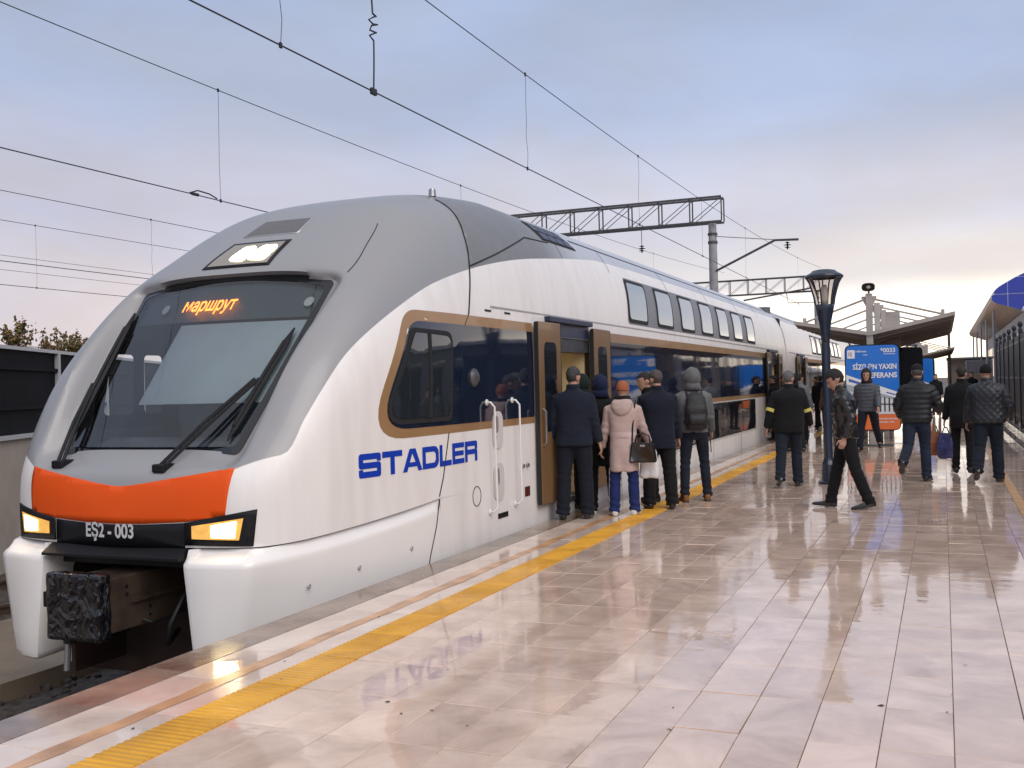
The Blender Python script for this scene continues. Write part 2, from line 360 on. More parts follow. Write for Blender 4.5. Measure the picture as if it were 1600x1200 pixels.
# worn orange line along the edge tiles: a ragged film of paint
rr = random.Random(5); b = MB(); ys = [2.2+.22*k for k in range(0, 420)]
L_ = [(-3.80+rr.uniform(-.012, .012), y) for y in ys]; R_ = [(-3.70+rr.uniform(-.014, .014), y) for y in ys]
V = [(x, y, .0022) for x, y in L_]+[(x, y, .0022) for x, y in R_]; n = len(ys)
b.add(V, [(i, i+n, i+n+1, i+1) for i in range(n-1) if rr.random() > .004]); b.build('painted_line', ORANGEP, plat)
# leaves and grit dropped on the platform
LEAF = mm('wet_leaf', (.035, .022, .014), .35)
litter = MB(); rr = random.Random(11)
for px_, py_ in [(140,950),(600,986),(634,976),(440,1062),(606,1098),(1012,941),(1052,1107),(1046,1141),(1508,1039),(1377,1104),(1487,1086),(1480,1114),(675,1111),(627,1116),(270,1138),(208,1140),(730,1135),(560,1000),(592,965),(445,1034)]:
    v = cf+cr*((px_-800)/FPX)+cu*((600-py_)/FPX); t = -CAM_H/v.z; c = Vector((0, 0, CAM_H))+v*t
    a = rr.uniform(0, 6.28); l = rr.uniform(.007, .021); w = l*rr.uniform(.25, .6); k = rr.uniform(.002, .007)
    e = Vector((math.cos(a), math.sin(a), 0)); q = Vector((-math.sin(a), math.cos(a), 0)); c.z = .0035
    litter.add([c-e*l, c+q*w*.8+Vector((0,0,k)), c+e*l*.9+Vector((0,0,k*.6)), c-q*w], [(0,1,2),(0,2,3)])
setp(litter.build('leaf_litter', LEAF), 'small wet leaf scraps scattered on the platform tiles', 'litter', kind='stuff')
# kerb under the fence: two stepped marble courses, laid in blocks
KERB = tile_mat('marble_kerb', (.34, .245, .18), .3, .3, .6)
kme = MB().box(-.13, .13, -.745, .745, -.01, .10, .008).me('kerb_block'); kme.materials.append(KERB)
kme2 = MB().box(-.16, .16, -.745, .745, -.01, .20, .008).me('kerb_block'); kme2.materials.append(KERB)
for j in range(0, 40):
    for me, x in ((kme, 1.57), (kme2, 1.862)):
        o = bpy.data.objects.new('kerb_block', me); COL.objects.link(o); o.parent = plat; o.location = (x, 4+1.5*j, 0)

# ---- tracks: ballast, rails, sleepers
BAL = mm('dark_ballast', (.055, .043, .036), .8, var=.6, scale=14, bump=1., bscale=22)
RAILM = mm('rail_steel', (.16, .11, .08), .5, .7, var=.3)
SLEEP = mm('concrete_sleeper', (.17, .15, .13), .85, var=.3)
bal = MB(); rr = random.Random(2)
def bed(x0, x1, z, y0=-4, y1=260):
    b = MB(); nx = 14; ys = [y0+.5*k for k in range(int((40-y0)/.5))]+[40+8*k for k in range(int((y1-40)/8)+1)]
    V = [(x0+(x1-x0)*i/nx, y, z+(rr.uniform(-.035, .035) if 0 < i < nx else -.02)) for y in ys for i in range(nx+1)]
    F = [(j*(nx+1)+i, j*(nx+1)+i+1, (j+1)*(nx+1)+i+1, (j+1)*(nx+1)+i) for j in range(len(ys)-1) for i in range(nx)]
    return b.add(V, F)
setp(bed(-8.6, -4.372, -1.27).build('ballast_bed', BAL), kind='structure')
setp(bed(-14.8, -10.5, -1.2).build('ballast_bed', BAL), kind='structure')
# loose stones along the platform foot
b = MB()
for k in range(900):
    x = rr.uniform(-8.3, -4.45); y = rr.uniform(1.5, 12); s = rr.uniform(.025, .055); bm = bmesh.new(); bmesh.ops.create_icosphere(bm, subdivisions=1, radius=s)
    for v in bm.verts: v.co = v.co*rr.uniform(.7, 1.2)+Vector((x, y, -1.25))
    b.bm(bm)
setp(b.build('ballast_stones', BAL), 'dark broken ballast stones on the track beside the platform foot', 'ballast', kind='stuff')
prof = [(-.075,0),(.075,0),(.075,.02),(.012,.04),(.012,.13),(.036,.14),(.036,.175),(-.036,.175),(-.036,.14),(-.012,.13),(-.012,.04),(-.075,.02)]
for tx in (XC, -12.1):
    for s in (-.76, .76):
        setp(MB().prism([(tx+s+a, -1.24+c) for a, c in prof], -6, 240, 'y').build('rail', RAILM), kind='structure')
PATH = mm('wet_concrete_path', (.235, .185, .135), .32, var=.22, scale=1.3, bump=.1, bscale=12, rvar=.12)
setp(MB().box(-10.6, -8.25, -6, 240, -1.5, -1.08).build('path', PATH), kind='structure')
sl = MB().box(-1.3, 1.3, -.12, .12, -1.35, -1.215, .01).me('sleeper'); sl.materials.append(SLEEP)
for tx in (XC, -12.1):
    root = empty('sleepers', (tx, 0, 0), kind='structure')
    for k in range(0, 26):
        o = bpy.data.objects.new('sleeper', sl); COL.objects.link(o); o.parent = root; o.location = (0, 2.0+.55*k, 0)

# ---- boundary wall with black panels, standing askew to the track
WALLM = mm('beige_render', (.40, .335, .275), .85, var=.13, scale=1.5, bump=.15)
PANM = mm('black_panel', (.006, .007, .010), .75, var=.3, scale=.8, spec=.12)
POSTM = mm('grey_post', (.42, .43, .45), .5, .2)
wd = Vector((-math.sin(R(27.9)), math.cos(R(27.9)), 0)); wall = empty('boundary_wall', (-14.1, 11.9, -1.5), R(27.9), 'beige wall topped with black panels between grey posts, left of the train', 'wall')
# local y runs along the wall
MB().box(0, .3, -9, 46, 0, 2.44).build('wall_base', WALLM, wall)
MB().box(-.05, .36, -9, 46, 2.44, 2.50).build('wall_cap', POSTM, wall)
pp = -9; pw = 3.04
sh = MB().box(.1, .16, .05, pw-.05, 2.5, 3.93).me('panel'); sh.materials.append(PANM)
rib = MB().box(.17, .22, .05, pw-.05, -.03, .03).me('rib'); rib.materials.append(PANM)
po = MB().box(.06, .24, -.045, .045, 2.5, 3.99).me('post'); po.materials.append(POSTM)
tr = MB().box(.07, .23, .046, pw-.046, 3.93, 3.99).me('top_rail'); tr.materials.append(POSTM)
for k in range(18):
    y = -9.05+pw*k
    for nm, me, z in (('panel', sh, 0), ('post', po, 0), ('top_rail', tr, 0), ('panel_rib', rib, 2.95), ('panel_rib', rib, 3.62)):
        o = bpy.data.objects.new(nm, me); COL.objects.link(o); o.parent = wall; o.location = (0, y, z)
wall.location = Vector((-14.1, 11.9, -1.5))
# ---- trees behind the wall
BARK = mm('bark', (.06, .045, .035), .9, var=.3)
LEAFM = [mm('leaf_olive', (.15, .115, .035), .7, var=.5, scale=3), mm('leaf_brown', (.19, .095, .035), .7, var=.4, scale=3), mm('leaf_green', (.075, .08, .028), .7, var=.5, scale=3)]
def tree(x, y, h, r, label, seed, spiky=True):
    rt = empty('tree', (x, y, -1.5), 0, label, 'tree', 'trees behind the boundary wall'); q = random.Random(seed)
    tb = MB(); tb.tube([(0,0,0),(q.uniform(-.1,.1),0,h*.4),(q.uniform(-.15,.15),q.uniform(-.1,.1),h*.97)], [.13,.09,.012], 7)
    tips = []
    for k in range(26):
        z = h*q.uniform(.3, .9); a = q.uniform(0, 6.28); l = r*q.uniform(.5, 1)*(1-.55*max(0, z/h-.5)*2); up = q.uniform(.9, 2.0)
        e = Vector((math.cos(a)*l, math.sin(a)*l, z+l*up)); tb.tube([(0,0,z), (e.x*.55, e.y*.55, z+l*up*.42), e], [.035,.022,.006], 5); tips.append((Vector((0,0,z)), e))
    tips.append((Vector((0,0,h*.6)), Vector((0,0,h))))
    tb.build('trunk', BARK, rt)
    V = [[], [], []]; bs = [MB(), MB(), MB()]
    for p, e in tips:
        for k in range(70):
            t = q.uniform(.2, 1.03); c = p.lerp(e, t)+Vector([q.gauss(0, .085*r*(1.15-t*.6)+.02) for _ in range(3)]); s = q.uniform(.03, .07)
            a = Vector([q.gauss(0, 1) for _ in range(3)]).normalized(); b_ = a.orthogonal().normalized(); m_ = 0 if q.random() < .5 else (1 if q.random() < .65 else 2)
            bs[m_].add([c-a*s, c+b_*s*.55, c+a*s, c-b_*s*.55], [(0,1,2,3)])
    cr_ = MB(); 
    me = me_from('crown', bs[0].v+bs[1].v+bs[2].v, bs[0].f+[tuple(i+len(bs[0].v) for i in f) for f in bs[1].f]+[tuple(i+len(bs[0].v)+len(bs[1].v) for i in f) for f in bs[2].f])
    for m_ in LEAFM: me.materials.append(m_)
    me.polygons.foreach_set('material_index', [0]*len(bs[0].f)+[1]*len(bs[1].f)+[2]*len(bs[2].f))
    o = bpy.data.objects.new('crown', me); COL.objects.link(o); o.parent = rt
def behind(px_, d):
    v = cf+cr*((px_-800)/FPX); v.z = 0; v.normalize(); return v*d
for px_, d, h, r, lb, sd_ in [(-12, 31, 4.75, 1.15, 'olive brown tree behind the boundary wall, at the left picture edge', 1), (28, 29, 5.05, .8, 'thin spiky tree rising tallest behind the boundary wall', 2),
                              (74, 30, 4.5, 1.0, 'bushy olive tree behind the panels, left of the train nose', 3), (98, 31, 4.7, 1.0, 'brown leaved tree behind the panels with two uneven tops', 4), (120, 31, 4.85, .75, 'narrow brown tree behind the panels closest to the train', 5)]:
    c = behind(px_, d); tree(c.x, c.y, h, r, lb, sd_)

# ================================================================ TRAIN
ZT = pchip([6.44,6.48,6.56,6.7,6.87,7.0,7.2,7.6,8.1,8.55,8.98,9.4,9.9,10.6,11.5], [.60,.82,1.02,1.20,1.44,1.65,1.94,2.36,2.82,3.11,3.37,3.57,3.71,3.85,3.94])
Z0 = pchip([6.44,6.87,7.4,8.1,9,10.2], [.42,.7,1.1,1.4,1.5,1.6])
WY = pchip([6.44,6.46,6.49,6.55,6.60,6.66,6.75,7.0,7.4,7.8,8.3,8.8,9.3], [.05,.40,.66,.98,1.14,1.25,1.35,1.48,1.58,1.645,1.70,1.73,1.74])
PY = pchip([6.44,7.4,8.2,9,11.5], [4.2,4.0,3.5,3.3,3.45])
def Wf(Y, z):
    w = WY(Y); zt = ZT(Y); z0 = Z0(Y); t = min(1, max(0, (z-z0)/(zt-z0))); p = PY(Y)
    return w*(1-t**p)**(1/p)
def Wb(z):                       # car body half width
    if z < -.2: return 1.74-.06*((-.2-z)/.55)**1.6
    return Wf(16, z)
YB = 11.62                       # where the cab shell hands over to the car section
def Wside(Y, z): return Wf(Y, z) if (Y < YB and z > -.1) else Wb(z)
def Yfront(w, z):
    w = abs(w); a, c = 6.44, 10.5
    for _ in range(34):
        m_ = (a+c)/2
        if z < ZT(m_) and Wf(m_, z) >= w: c = m_
        else: a = m_
    return c
def Yglass(w, z): return 6.87+(z-1.12)*.8146-.125*(1-(w/1.05)**2)
WS = [(-.93,1.115),(.93,1.115),(1.085,2.60),(.8,2.665),(.4,2.70),(0,2.71),(-.4,2.70),(-.8,2.665),(-1.085,2.60)]
WSR = roundpoly(WS, [.05,.05,.06,0,0,0,0,0,.06], 5)
def polydist(p, poly):
    x, z = p; d = 1e9; ins = False; n = len(poly)
    for i in range(n):
        ax, az = poly[i]; bx, bz = poly[(i+1) % n]; ex, ez = bx-ax, bz-az
        t = max(0, min(1, ((x-ax)*ex+(z-az)*ez)/(ex*ex+ez*ez+1e-12))); dx, dz = ax+ex*t-x, az+ez*t-z; d = min(d, dx*dx+dz*dz)
        if (az > z) != (bz > z) and x < (bx-ax)*(z-az)/(bz-az)+ax: ins = not ins
    d = math.sqrt(d); return -d if ins else d
GWB = pchip([6.44,6.5,6.64,6.76,6.83,7.03,7.21,7.52,7.90,8.39,8.95,9.79,10.62,11.36,12.53,13.54,14.73,18,90], [.85,.87,1.02,1.09,1.11,1.38,1.60,1.90,2.15,2.39,2.61,2.83,2.99,3.10,3.23,3.33,3.42,3.46,3.46])
def train_paint():
    m = bpy.data.materials.new('train_body_paint'); m.use_nodes = True; t = m.node_tree; p = t.nodes['Principled BSDF']; L = t.links.new
    a = t.nodes.new('ShaderNodeAttribute'); a.attribute_name = 'livery'
    sp = t.nodes.new('ShaderNodeSeparateXYZ'); L(a.outputs['Vector'], sp.inputs[0])
    mr = t.nodes.new('ShaderNodeMapRange'); mr.inputs['From Min'].default_value = -.003; mr.inputs['From Max'].default_value = .003; L(sp.outputs['X'], mr.inputs[0])
    mr2 = t.nodes.new('ShaderNodeMapRange'); mr2.inputs['From Min'].default_value = 0; mr2.inputs['From Max'].default_value = 1; L(sp.outputs['Y'], mr2.inputs[0])
    tcx = t.nodes.new('ShaderNodeTexCoord'); n = t.nodes.new('ShaderNodeTexNoise'); n.inputs['Scale'].default_value = 1.4; n.inputs['Detail'].default_value = 6; L(tcx.outputs['Object'], n.inputs['Vector'])
    gr = t.nodes.new('ShaderNodeMix'); gr.data_type = 'RGBA'; gr.inputs[6].default_value = (.255, .255, .265, 1); gr.inputs[7].default_value = (.50, .52, .57, 1); L(mr2.outputs[0], gr.inputs[0])
    dk = t.nodes.new('ShaderNodeMix'); dk.data_type = 'RGBA'; dk.inputs[6].default_value = (.285, .285, .295, 1); dk.inputs[7].default_value = (.185, .182, .18, 1); L(sp.outputs['Z'], dk.inputs[0]); L(dk.outputs[2], gr.inputs[6])
    wh = t.nodes.new('ShaderNodeMix'); wh.data_type = 'RGBA'; wh.inputs[6].default_value = (.79, .76, .735, 1); wh.inputs[7].default_value = (.85, .82, .795, 1); L(n.outputs['Fac'], wh.inputs[0])
    mx = t.nodes.new('ShaderNodeMix'); mx.data_type = 'RGBA'; L(mr.outputs[0], mx.inputs[0]); L(wh.outputs[2], mx.inputs[6]); L(gr.outputs[2], mx.inputs[7])
    # road film: faint streaks of grime running down the side
    n2 = t.nodes.new('ShaderNodeTexNoise'); mp_ = t.nodes.new('ShaderNodeMapping'); mp_.inputs['Scale'].default_value = (3, 3, .35); L(tcx.outputs['Object'], mp_.inputs[0]); L(mp_.outputs[0], n2.inputs['Vector']); n2.inputs['Scale'].default_value = 1.6; n2.inputs['Detail'].default_value = 8
    dm = t.nodes.new('ShaderNodeMapRange'); dm.inputs['From Min'].default_value = .45; dm.inputs['From Max'].default_value = .8; dm.inputs['To Min'].default_value = 0; dm.inputs['To Max'].default_value = .22; L(n2.outputs['Fac'], dm.inputs[0])
    dx = t.nodes.new('ShaderNodeMix'); dx.data_type = 'RGBA'; L(dm.outputs[0], dx.inputs[0]); L(mx.outputs[2], dx.inputs[6]); dx.inputs[7].default_value = (.33, .29, .26, 1)
    L(dx.outputs[2], p.inputs['Base Color'])
    rg = t.nodes.new('ShaderNodeMapRange'); rg.inputs['To Min'].default_value = .34; rg.inputs['To Max'].default_value = .5; L(n.outputs['Fac'], rg.inputs[0]); L(rg.outputs[0], p.inputs['Roughness'])
    mtl = t.nodes.new('ShaderNodeMath'); mtl.operation = 'MULTIPLY'; mtl.inputs[1].default_value = .08; L(mr.outputs[0], mtl.inputs[0]); L(mtl.outputs[0], p.inputs['Metallic'])
    p.inputs['Coat Weight'].default_value = .18; p.inputs['Coat Roughness'].default_value = .08
    return m
PAINT = train_paint()
def set_livery(me, yst=None):
    at = me.attributes.new('livery', 'FLOAT_VECTOR', 'POINT')
    for i, v in enumerate(me.vertices):
        Y, z = v.co.y, v.co.z
        if yst: Y = yst[i]
        at.data[i].vector = (z-GWB(Y if Y < 32.6 else 40), min(1, max(0, (Y-12.2)/1.6)), 1.0 if (Y > 9.80+.57*(z-2.83)) else 0.0)
GOLD = mm('bronze_stripe', (.37, .215, .095), .38, .2, var=.08, scale=2, coat=.4)
def band_mat():
    m = mat('navy_band_glass', (.008, .014, .032), .05, coat=.6, spec=.6); t = m.node_tree; p = t.nodes['Principled BSDF']
    tcx = t.nodes.new('ShaderNodeTexCoord'); n = t.nodes.new('ShaderNodeTexNoise'); n.inputs['Scale'].default_value = .9; n.inputs['Detail'].default_value = 2; t.links.new(tcx.outputs['Object'], n.inputs['Vector'])
    b = t.nodes.new('ShaderNodeBump'); b.inputs['Strength'].default_value = .12; b.inputs['Distance'].default_value = .05; t.links.new(n.outputs['Fac'], b.inputs['Height']); t.links.new(b.outputs[0], p.inputs['Normal']); return m
BAND = band_mat()
DKGLASS = mm('dark_window_glass', (.010, .014, .018), .03, coat=.8, spec=.6)
SKYGLASS = mm('upper_window_glass', (.20, .27, .28), .04, coat=1., spec=.7, ior=1.7)
GREYTRIM = mm('grey_trim', (.16, .165, .18), .4, var=.1)
ORANGE = mm('orange_panel', (.74, .085, .006), .5, var=.04, scale=1.5, spec=.25)
INTW = mm('interior_panel', (.62, .50, .30), .5, var=.1)
INTL = mm('vestibule_lamp', (1, .9, .7), .5, emit=(1, .82, .55), estr=5.)
BLUEP = mm('navy_header', (.012, .02, .055), .35)
SIDE = lambda off=0.: (lambda Y, z, d: (XC+Wside(Y, z)+off+d, Y, z))

def car_shell(y0, y1, doors, y_lo_gap=None):
    zs = [-.75,-.62,-.5,-.35,-.2,0,.19,.5,.8,1.1,1.26,1.5,1.75,2.0,2.2,2.42,2.5,2.6,2.7,2.8,2.9,3.0,3.1,3.2,3.28,3.36,3.43,3.5,3.56,3.62,3.68,3.73,3.78,3.82,3.86,3.89,3.915,3.93]
    half = [(Wb(z), z) for z in zs]+[(w, 3.94-.006*(w/.55)) for w in (.45,.3,.15)]
    full = [(w, z) for w, z in half]+[(0, 3.94)]+[(-w, z) for w, z in reversed(half)]
    ys = set([y0, y1]); y = y0
    while y < y1: ys.add(round(y, 3)); y += .35
    for a, c in doors: ys |= {a, c}
    ys = sorted(ys); ys = [v for i, v in enumerate(ys) if i == 0 or v-ys[i-1] > .03 or any(v in d for d in doors)]
    n = len(full); b = MB(); F = []
    V = [(XC+w, y, z) for y in ys for w, z in full]
    for j in range(len(ys)-1):
        ym = (ys[j]+ys[j+1])/2
        for i in range(n-1):
            zm = (full[i][1]+full[i+1][1])/2
            if full[i][0] > 1 and any(a < ym < c for a, c in doors) and .19 < zm < 2.2: continue
            F.append((j*n+i, (j+1)*n+i, (j+1)*n+i+1, j*n+i+1))
    for j in (0, len(ys)-1):
        F.append(tuple(range(j*n, j*n+n)))
    b.add(V, F); me = me_from('body_shell', b.v, b.f); bm = bmesh.new(); bm.from_mesh(me); bmesh.ops.recalc_face_normals(bm, faces=bm.faces); bm.to_mesh(me); bm.free()
    set_livery(me); return me
def grid(a, b, s): return [a+s*k for k in range(1, int((b-a)/s)+1)]
def side_patch(name, outline, m, off, parent, th=.006, cu=None, cv=()):
    us = [p[0] for p in outline]; cu_ = grid(min(us), max(us), .25) if (cu is None and min(us) < 9.6) else (cu or ())
    me = orient(patch_me(outline, SIDE(off), cu_, cv, th, name), (1, 0, 0)); return autosmooth(link(name, me, m, parent), 40)
def door_leaf(parent, ya, yb, m=GOLD, off=.07, shift=0.):
    za, zb = .20, 2.36
    b = MB(); b.box(XC+1.70+off, XC+1.745+off, ya, yb, za, zb, .012); d = b.build('door', mm('door_bronze', (.235, .135, .062), .4, .2, var=.1, scale=2, coat=.2), parent)
    w = roundpoly([(ya+.17, 1.05), (yb-.17, 1.05), (yb-.17, 2.12), (ya+.17, 2.12)], .1, 5)
    link('window', orient(patch_me(w, lambda Y, z, q: (XC+1.7465+off+q, Y, z), (), (), .004), (1, 0, 0)), DKGLASS, d)
    MB().tube([(XC+1.75+off, ya+.07, .9), (XC+1.79+off, ya+.07, .93), (XC+1.79+off, ya+.07, 1.3), (XC+1.75+off, ya+.07, 1.33)], .012, 6).build('handle', STEEL, d)
    MB().box(XC+1.696+off, XC+1.742+off, ya-.018, ya-.001, za+.01, zb-.01).build('seal', RUBBER, d); MB().box(XC+1.696+off, XC+1.742+off, yb+.001, yb+.018, za+.01, zb-.01).build('seal', RUBBER, d)
def vestibule(parent, ya, yb, lit=True):
    x1 = XC+1.70; x0 = XC-.9
    MB().box(x0-.04, x0, ya-.9, yb+.9, .15, 2.3).build('vestibule_wall', INTW, parent)
    MB().box(x0, x1-.03, yb+.02, yb+.06, .15, 2.3).build('vestibule_wall', INTW, parent); MB().box(x0, x1-.03, ya-.06, ya-.02, .15, 2.3).build('vestibule_wall', INTW, parent)
    MB().box(x0, x1-.03, ya-.02, yb+.02, .11, .15).build('vestibule_floor', mm('vestibule_floor', (.12, .115, .11), .5), parent)
    MB().box(x0, x1-.03, ya-.02, yb+.02, 2.3, 2.34).build('vestibule_ceiling', WHITE, parent)
    if lit: MB().box(x0+.3, x1-.9, (ya+yb)/2-.12, (ya+yb)/2+.12, 2.272, 2.298).build('ceiling_lamp', INTL, parent)
    MB().box(XC-.5, XC-.45, yb-.04, yb+.0, .2, 2.2).build('grab_pole', GOLD, parent)
    # door frame lining and header gear
    MB().box(x1-.03, x1+.035, ya-.05, ya-.004, .19, 2.2).build('door_frame', GLOSSBLACK, parent); MB().box(x1-.03, x1+.035, yb+.004, yb+.05, .19, 2.2).build('door_frame', GLOSSBLACK, parent)
    MB().box(x1-.2, x1+.02, ya, yb, 2.03, 2.199).build('door_gear', DKSTEEL, parent)
    MB().box(x1-.1, x1+.07, ya+.02, yb-.02, .12, .185, .01).build('door_step', DKSTEEL, parent)
def upper_windows(parent, ys, wid=1.22):
    # grey strip and each window with frame
    a, c = ys[0]-.2, ys[-1]+wid+.1
    out = roundpoly([(a+.02, 2.52), (c-.25, 2.52), (c+.12, 3.26), (a+.28, 3.26)], .08, 4)
    side_patch('window_strip', out, GREYTRIM, .004, parent, .008, cv=[2.6,2.7,2.8,2.9,3.0,3.1,3.2])
    for y in ys:
        o = roundpoly([(y-.14, 2.545), (y+wid-.24, 2.545), (y+wid, 3.235), (y+.06, 3.235)], .1, 5); i = roundpoly([(y-.08, 2.60), (y+wid-.31, 2.60), (y+wid-.10, 3.185), (y+.115, 3.185)], .08, 5)
        w = side_patch('window', i, SKYGLASS, .020, parent, .004, cv=[2.7,2.8,2.9,3.0,3.1])
        side_patch('window_frame', o, RUBBER, .013, w, .01, cv=[2.6,2.7,2.8,2.9,3.0,3.1,3.2])

def standard_car(root, y0, y1, doors, win0, nwin, low, first):
    gap = .0
    me = car_shell(y0, y1, doors)
    sh_ = link('body_shell', me, PAINT, root); autosmooth(sh_, 35)
    d0, d1 = doors
    # gold and navy band between the doors
    side_patch('gold_band', [(d0[1]+.03, 1.17), (d1[0]-.06, 1.17), (d1[0]-.06, 2.335), (d0[1]+.03, 2.335)], GOLD, .003, root, .006, cv=[2.2, 2.3])
    ba, bb = d0[1]+.74, d1[0]-.10
    npan = 7; pw_ = (bb-ba)/npan
    for k in range(npan):
        side_patch('band_pane', [(ba+pw_*k+.004, 1.262), (ba+pw_*(k+1)-.004, 1.262), (ba+pw_*(k+1)-.004, 2.205), (ba+pw_*k+.004, 2.205)], BAND, .008, root, .006, cv=[2.0, 2.1])
    # lower deck windows
    side_patch('lower_window_surround', roundpoly([(low[0]-.12, .36), (low[1]+.12, .36), (low[1]+.12, 1.165), (low[0]-.12, 1.165)], .04), mm('pale_trim', (.66, .63, .61), .35, coat=.3), .0035, root)
    nl = 6; lw = (low[1]-low[0])/nl
    for k in range(nl):
        w = side_patch('lower_window', roundpoly([(low[0]+lw*k+.03, .43), (low[0]+lw*(k+1)-.03, .43), (low[0]+lw*(k+1)-.03, 1.12), (low[0]+lw*k+.03, 1.12)], .05), DKGLASS, .012, root, .006)
        side_patch('window_frame', roundpoly([(low[0]+lw*k+.004, .405), (low[0]+lw*(k+1)-.004, .405), (low[0]+lw*(k+1)-.004, 1.145), (low[0]+lw*k+.004, 1.145)], .06), RUBBER, .008, w, .005)
    upper_windows(root, [win0+1.74*k for k in range(nwin)])
    for a, c in doors:
        vestibule(root, a, c); door_leaf(root, a-.74, a+.02); door_leaf(root, c-.02, c+.72)
        MB().box(XC+1.69, XC+1.80, a-.30, c-.0, 2.375, 2.44, .008).build('door_track', BLUEP, root)
        side_patch('door_header', [(a-.28, 2.205), (c-.01, 2.205), (c-.01, 2.37), (a-.28, 2.37)], BLUEP, .006, root, .006, cv=[2.3])
    # strip above the band coloured as a gutter shadow, roof seam and roof gear
    side_patch('gutter_shadow_strip', [(d0[0]-1.9, 2.452), (d1[1]+.4, 2.452), (d1[1]+.4, 2.468), (d0[0]-1.9, 2.468)], mm('gutter_shadow', (.36, .34, .33), .5), .012, root, .012)
    side_patch('roof_seam', [(y0+2.2 if first else y0+.5, 3.62), (y1-1.8, 3.62), (y1-1.8, 3.645), (y0+2.2 if first else y0+.5, 3.645)], DKSTEEL, .006, root, .008)
    # end gear on the roof at the coupling
    for ya, yb in ((y1-1.35, y1-.05),):
        MB().prism([(ya, 3.55), (ya+.5, 3.80), (yb, 3.84), (yb, 3.5)], XC-.9, XC+1.32, 'x').build('roof_fairing', DKSTEEL, root)
    MB().box(XC-1.5, XC+1.55, y1+.0, y1+.30, -.3, 3.5, .05).build('gangway_bellows', RUBBER, root)

car1 = empty('train_car', (0, 0, 0), 0, 'white and grey double-deck cab car with orange nose and lit headlights', 'train car', 'cars of the train')
standard_car(car1, YB, 32.45, [(12.03, 13.39), (29.1, 30.5)], 15.55, 7, (15.6, 26.65), True)
# gold and navy panel forward of the first door, running into the cab side
GB = roundpoly([(7.62,1.16),(11.28,1.17),(11.28,2.335),(8.36,2.335)], [.32,0,0,.34], 8)
side_patch('gold_band', GB, GOLD, .003, car1, .006, cv=[1.4,1.6,1.8,2.0,2.2,2.3])
NB = roundpoly([(7.78,1.245),(11.279,1.245),(11.279,2.23),(8.42,2.23)], [.26,0,0,.28], 8)
side_patch('navy_panel', NB, BAND, .007, car1, .006, cv=[1.4,1.6,1.8,2.0,2.15])
# ---- cab side window
cw = roundpoly([(7.90,1.335),(9.02,1.335),(9.10,2.10),(8.44,2.12)], [.16,.06,.10,.06], 6)
cf_ = roundpoly([(7.84,1.285),(9.07,1.285),(9.15,2.15),(8.40,2.165)], [.18,.08,.12,.08], 6)
w_ = side_patch('cab_window', cw, mm('cab_side_glass', (.02, .026, .032), .03, coat=1., spec=.8), .022, car1, .006, cv=[1.5,1.7,1.9])
side_patch('window_frame', cf_, RUBBER, .015, w_, .012, cv=[1.5,1.7,1.9])
side_patch('window_bar', [(8.60,1.33),(8.645,1.33),(8.70,2.12),(8.655,2.12)], RUBBER, .030, w_, .012, cv=[1.5,1.7,1.9])

INT_ = mm('cab_trim', (.13, .15, .17), .6)
# ---- cab shell
def cab_shell():
    Ys = [6.44, 6.4425, 6.446, 6.452, 6.46, 6.47, 6.48, 6.495, 6.51, 6.53, 6.55, 6.575, 6.60, 6.63, 6.66, 6.7, 6.74, 6.78]; y = 6.82
    while y < 9.6: Ys.append(y); y += .04
    while y < YB-.03: Ys.append(y); y += .08
    Ys.append(YB); n1 = 20; n2 = 46; V = []; rows = []
    for Y in Ys:
        w, zt, z0, p = WY(Y), ZT(Y), Z0(Y), PY(Y); zb = .405+max(0, min(1, (Y-6.62)/2.15))*.15 if Y < 8.77 else .5545
        half = [(w, zb+(z0-zb)*k/n1) for k in range(n1)]
        for k in range(n2+1):
            th = math.pi/2*k/n2; half.append((w*max(0, math.cos(th))**(2/p), z0+(zt-z0)*math.sin(th)**(2/p)))
        rows.append(half+[(-a, c) for a, c in reversed(half[:-1])])
    n = len(rows[0])
    for Y, rw in zip(Ys, rows):
        for w, z in rw:
            y = Y
            if Y < 9.2 and z > .9:
                d = polydist((w, z), WSR)
                if d < .17:
                    k = max(0, min(1, (.17-d)/.15)); k = k*k*(3-2*k); yg = Yglass(w, z)+.012
                    if z > 2.5: k *= max(0, min(1, 1-(z-2.60)/.12)) if d > 0 else 1
                    if yg > y: y = y+(yg-y)*k
            V.append((XC+w, y, z))
    F = []
    for j in range(len(Ys)-1):
        for i in range(n-1):
            q = (j*n+i, (j+1)*n+i, (j+1)*n+i+1, j*n+i+1)
            cx = sum(V[a][0] for a in q)/4-XC; cz = sum(V[a][2] for a in q)/4
            if Ys[j] < 9 and cz > 1.1 and polydist((cx, cz), WSR) < -.035: continue
            if cx < 0 and ((8.02 < Ys[j] < 8.55) or (8.66 < Ys[j] < 9.0)) and 1.36 < cz < 2.08: continue
            F.append(q)
    F.append(tuple(range(n)))
    me = me_from('cab_shell', V, F); bm = bmesh.new(); bm.from_mesh(me); bmesh.ops.recalc_face_normals(bm, faces=bm.faces); bm.to_mesh(me); bm.free(); set_livery(me, [Y for Y in Ys for _ in range(n)]); return me
cs = link('cab_shell', cab_shell(), PAINT, car1); autosmooth(cs, 50)
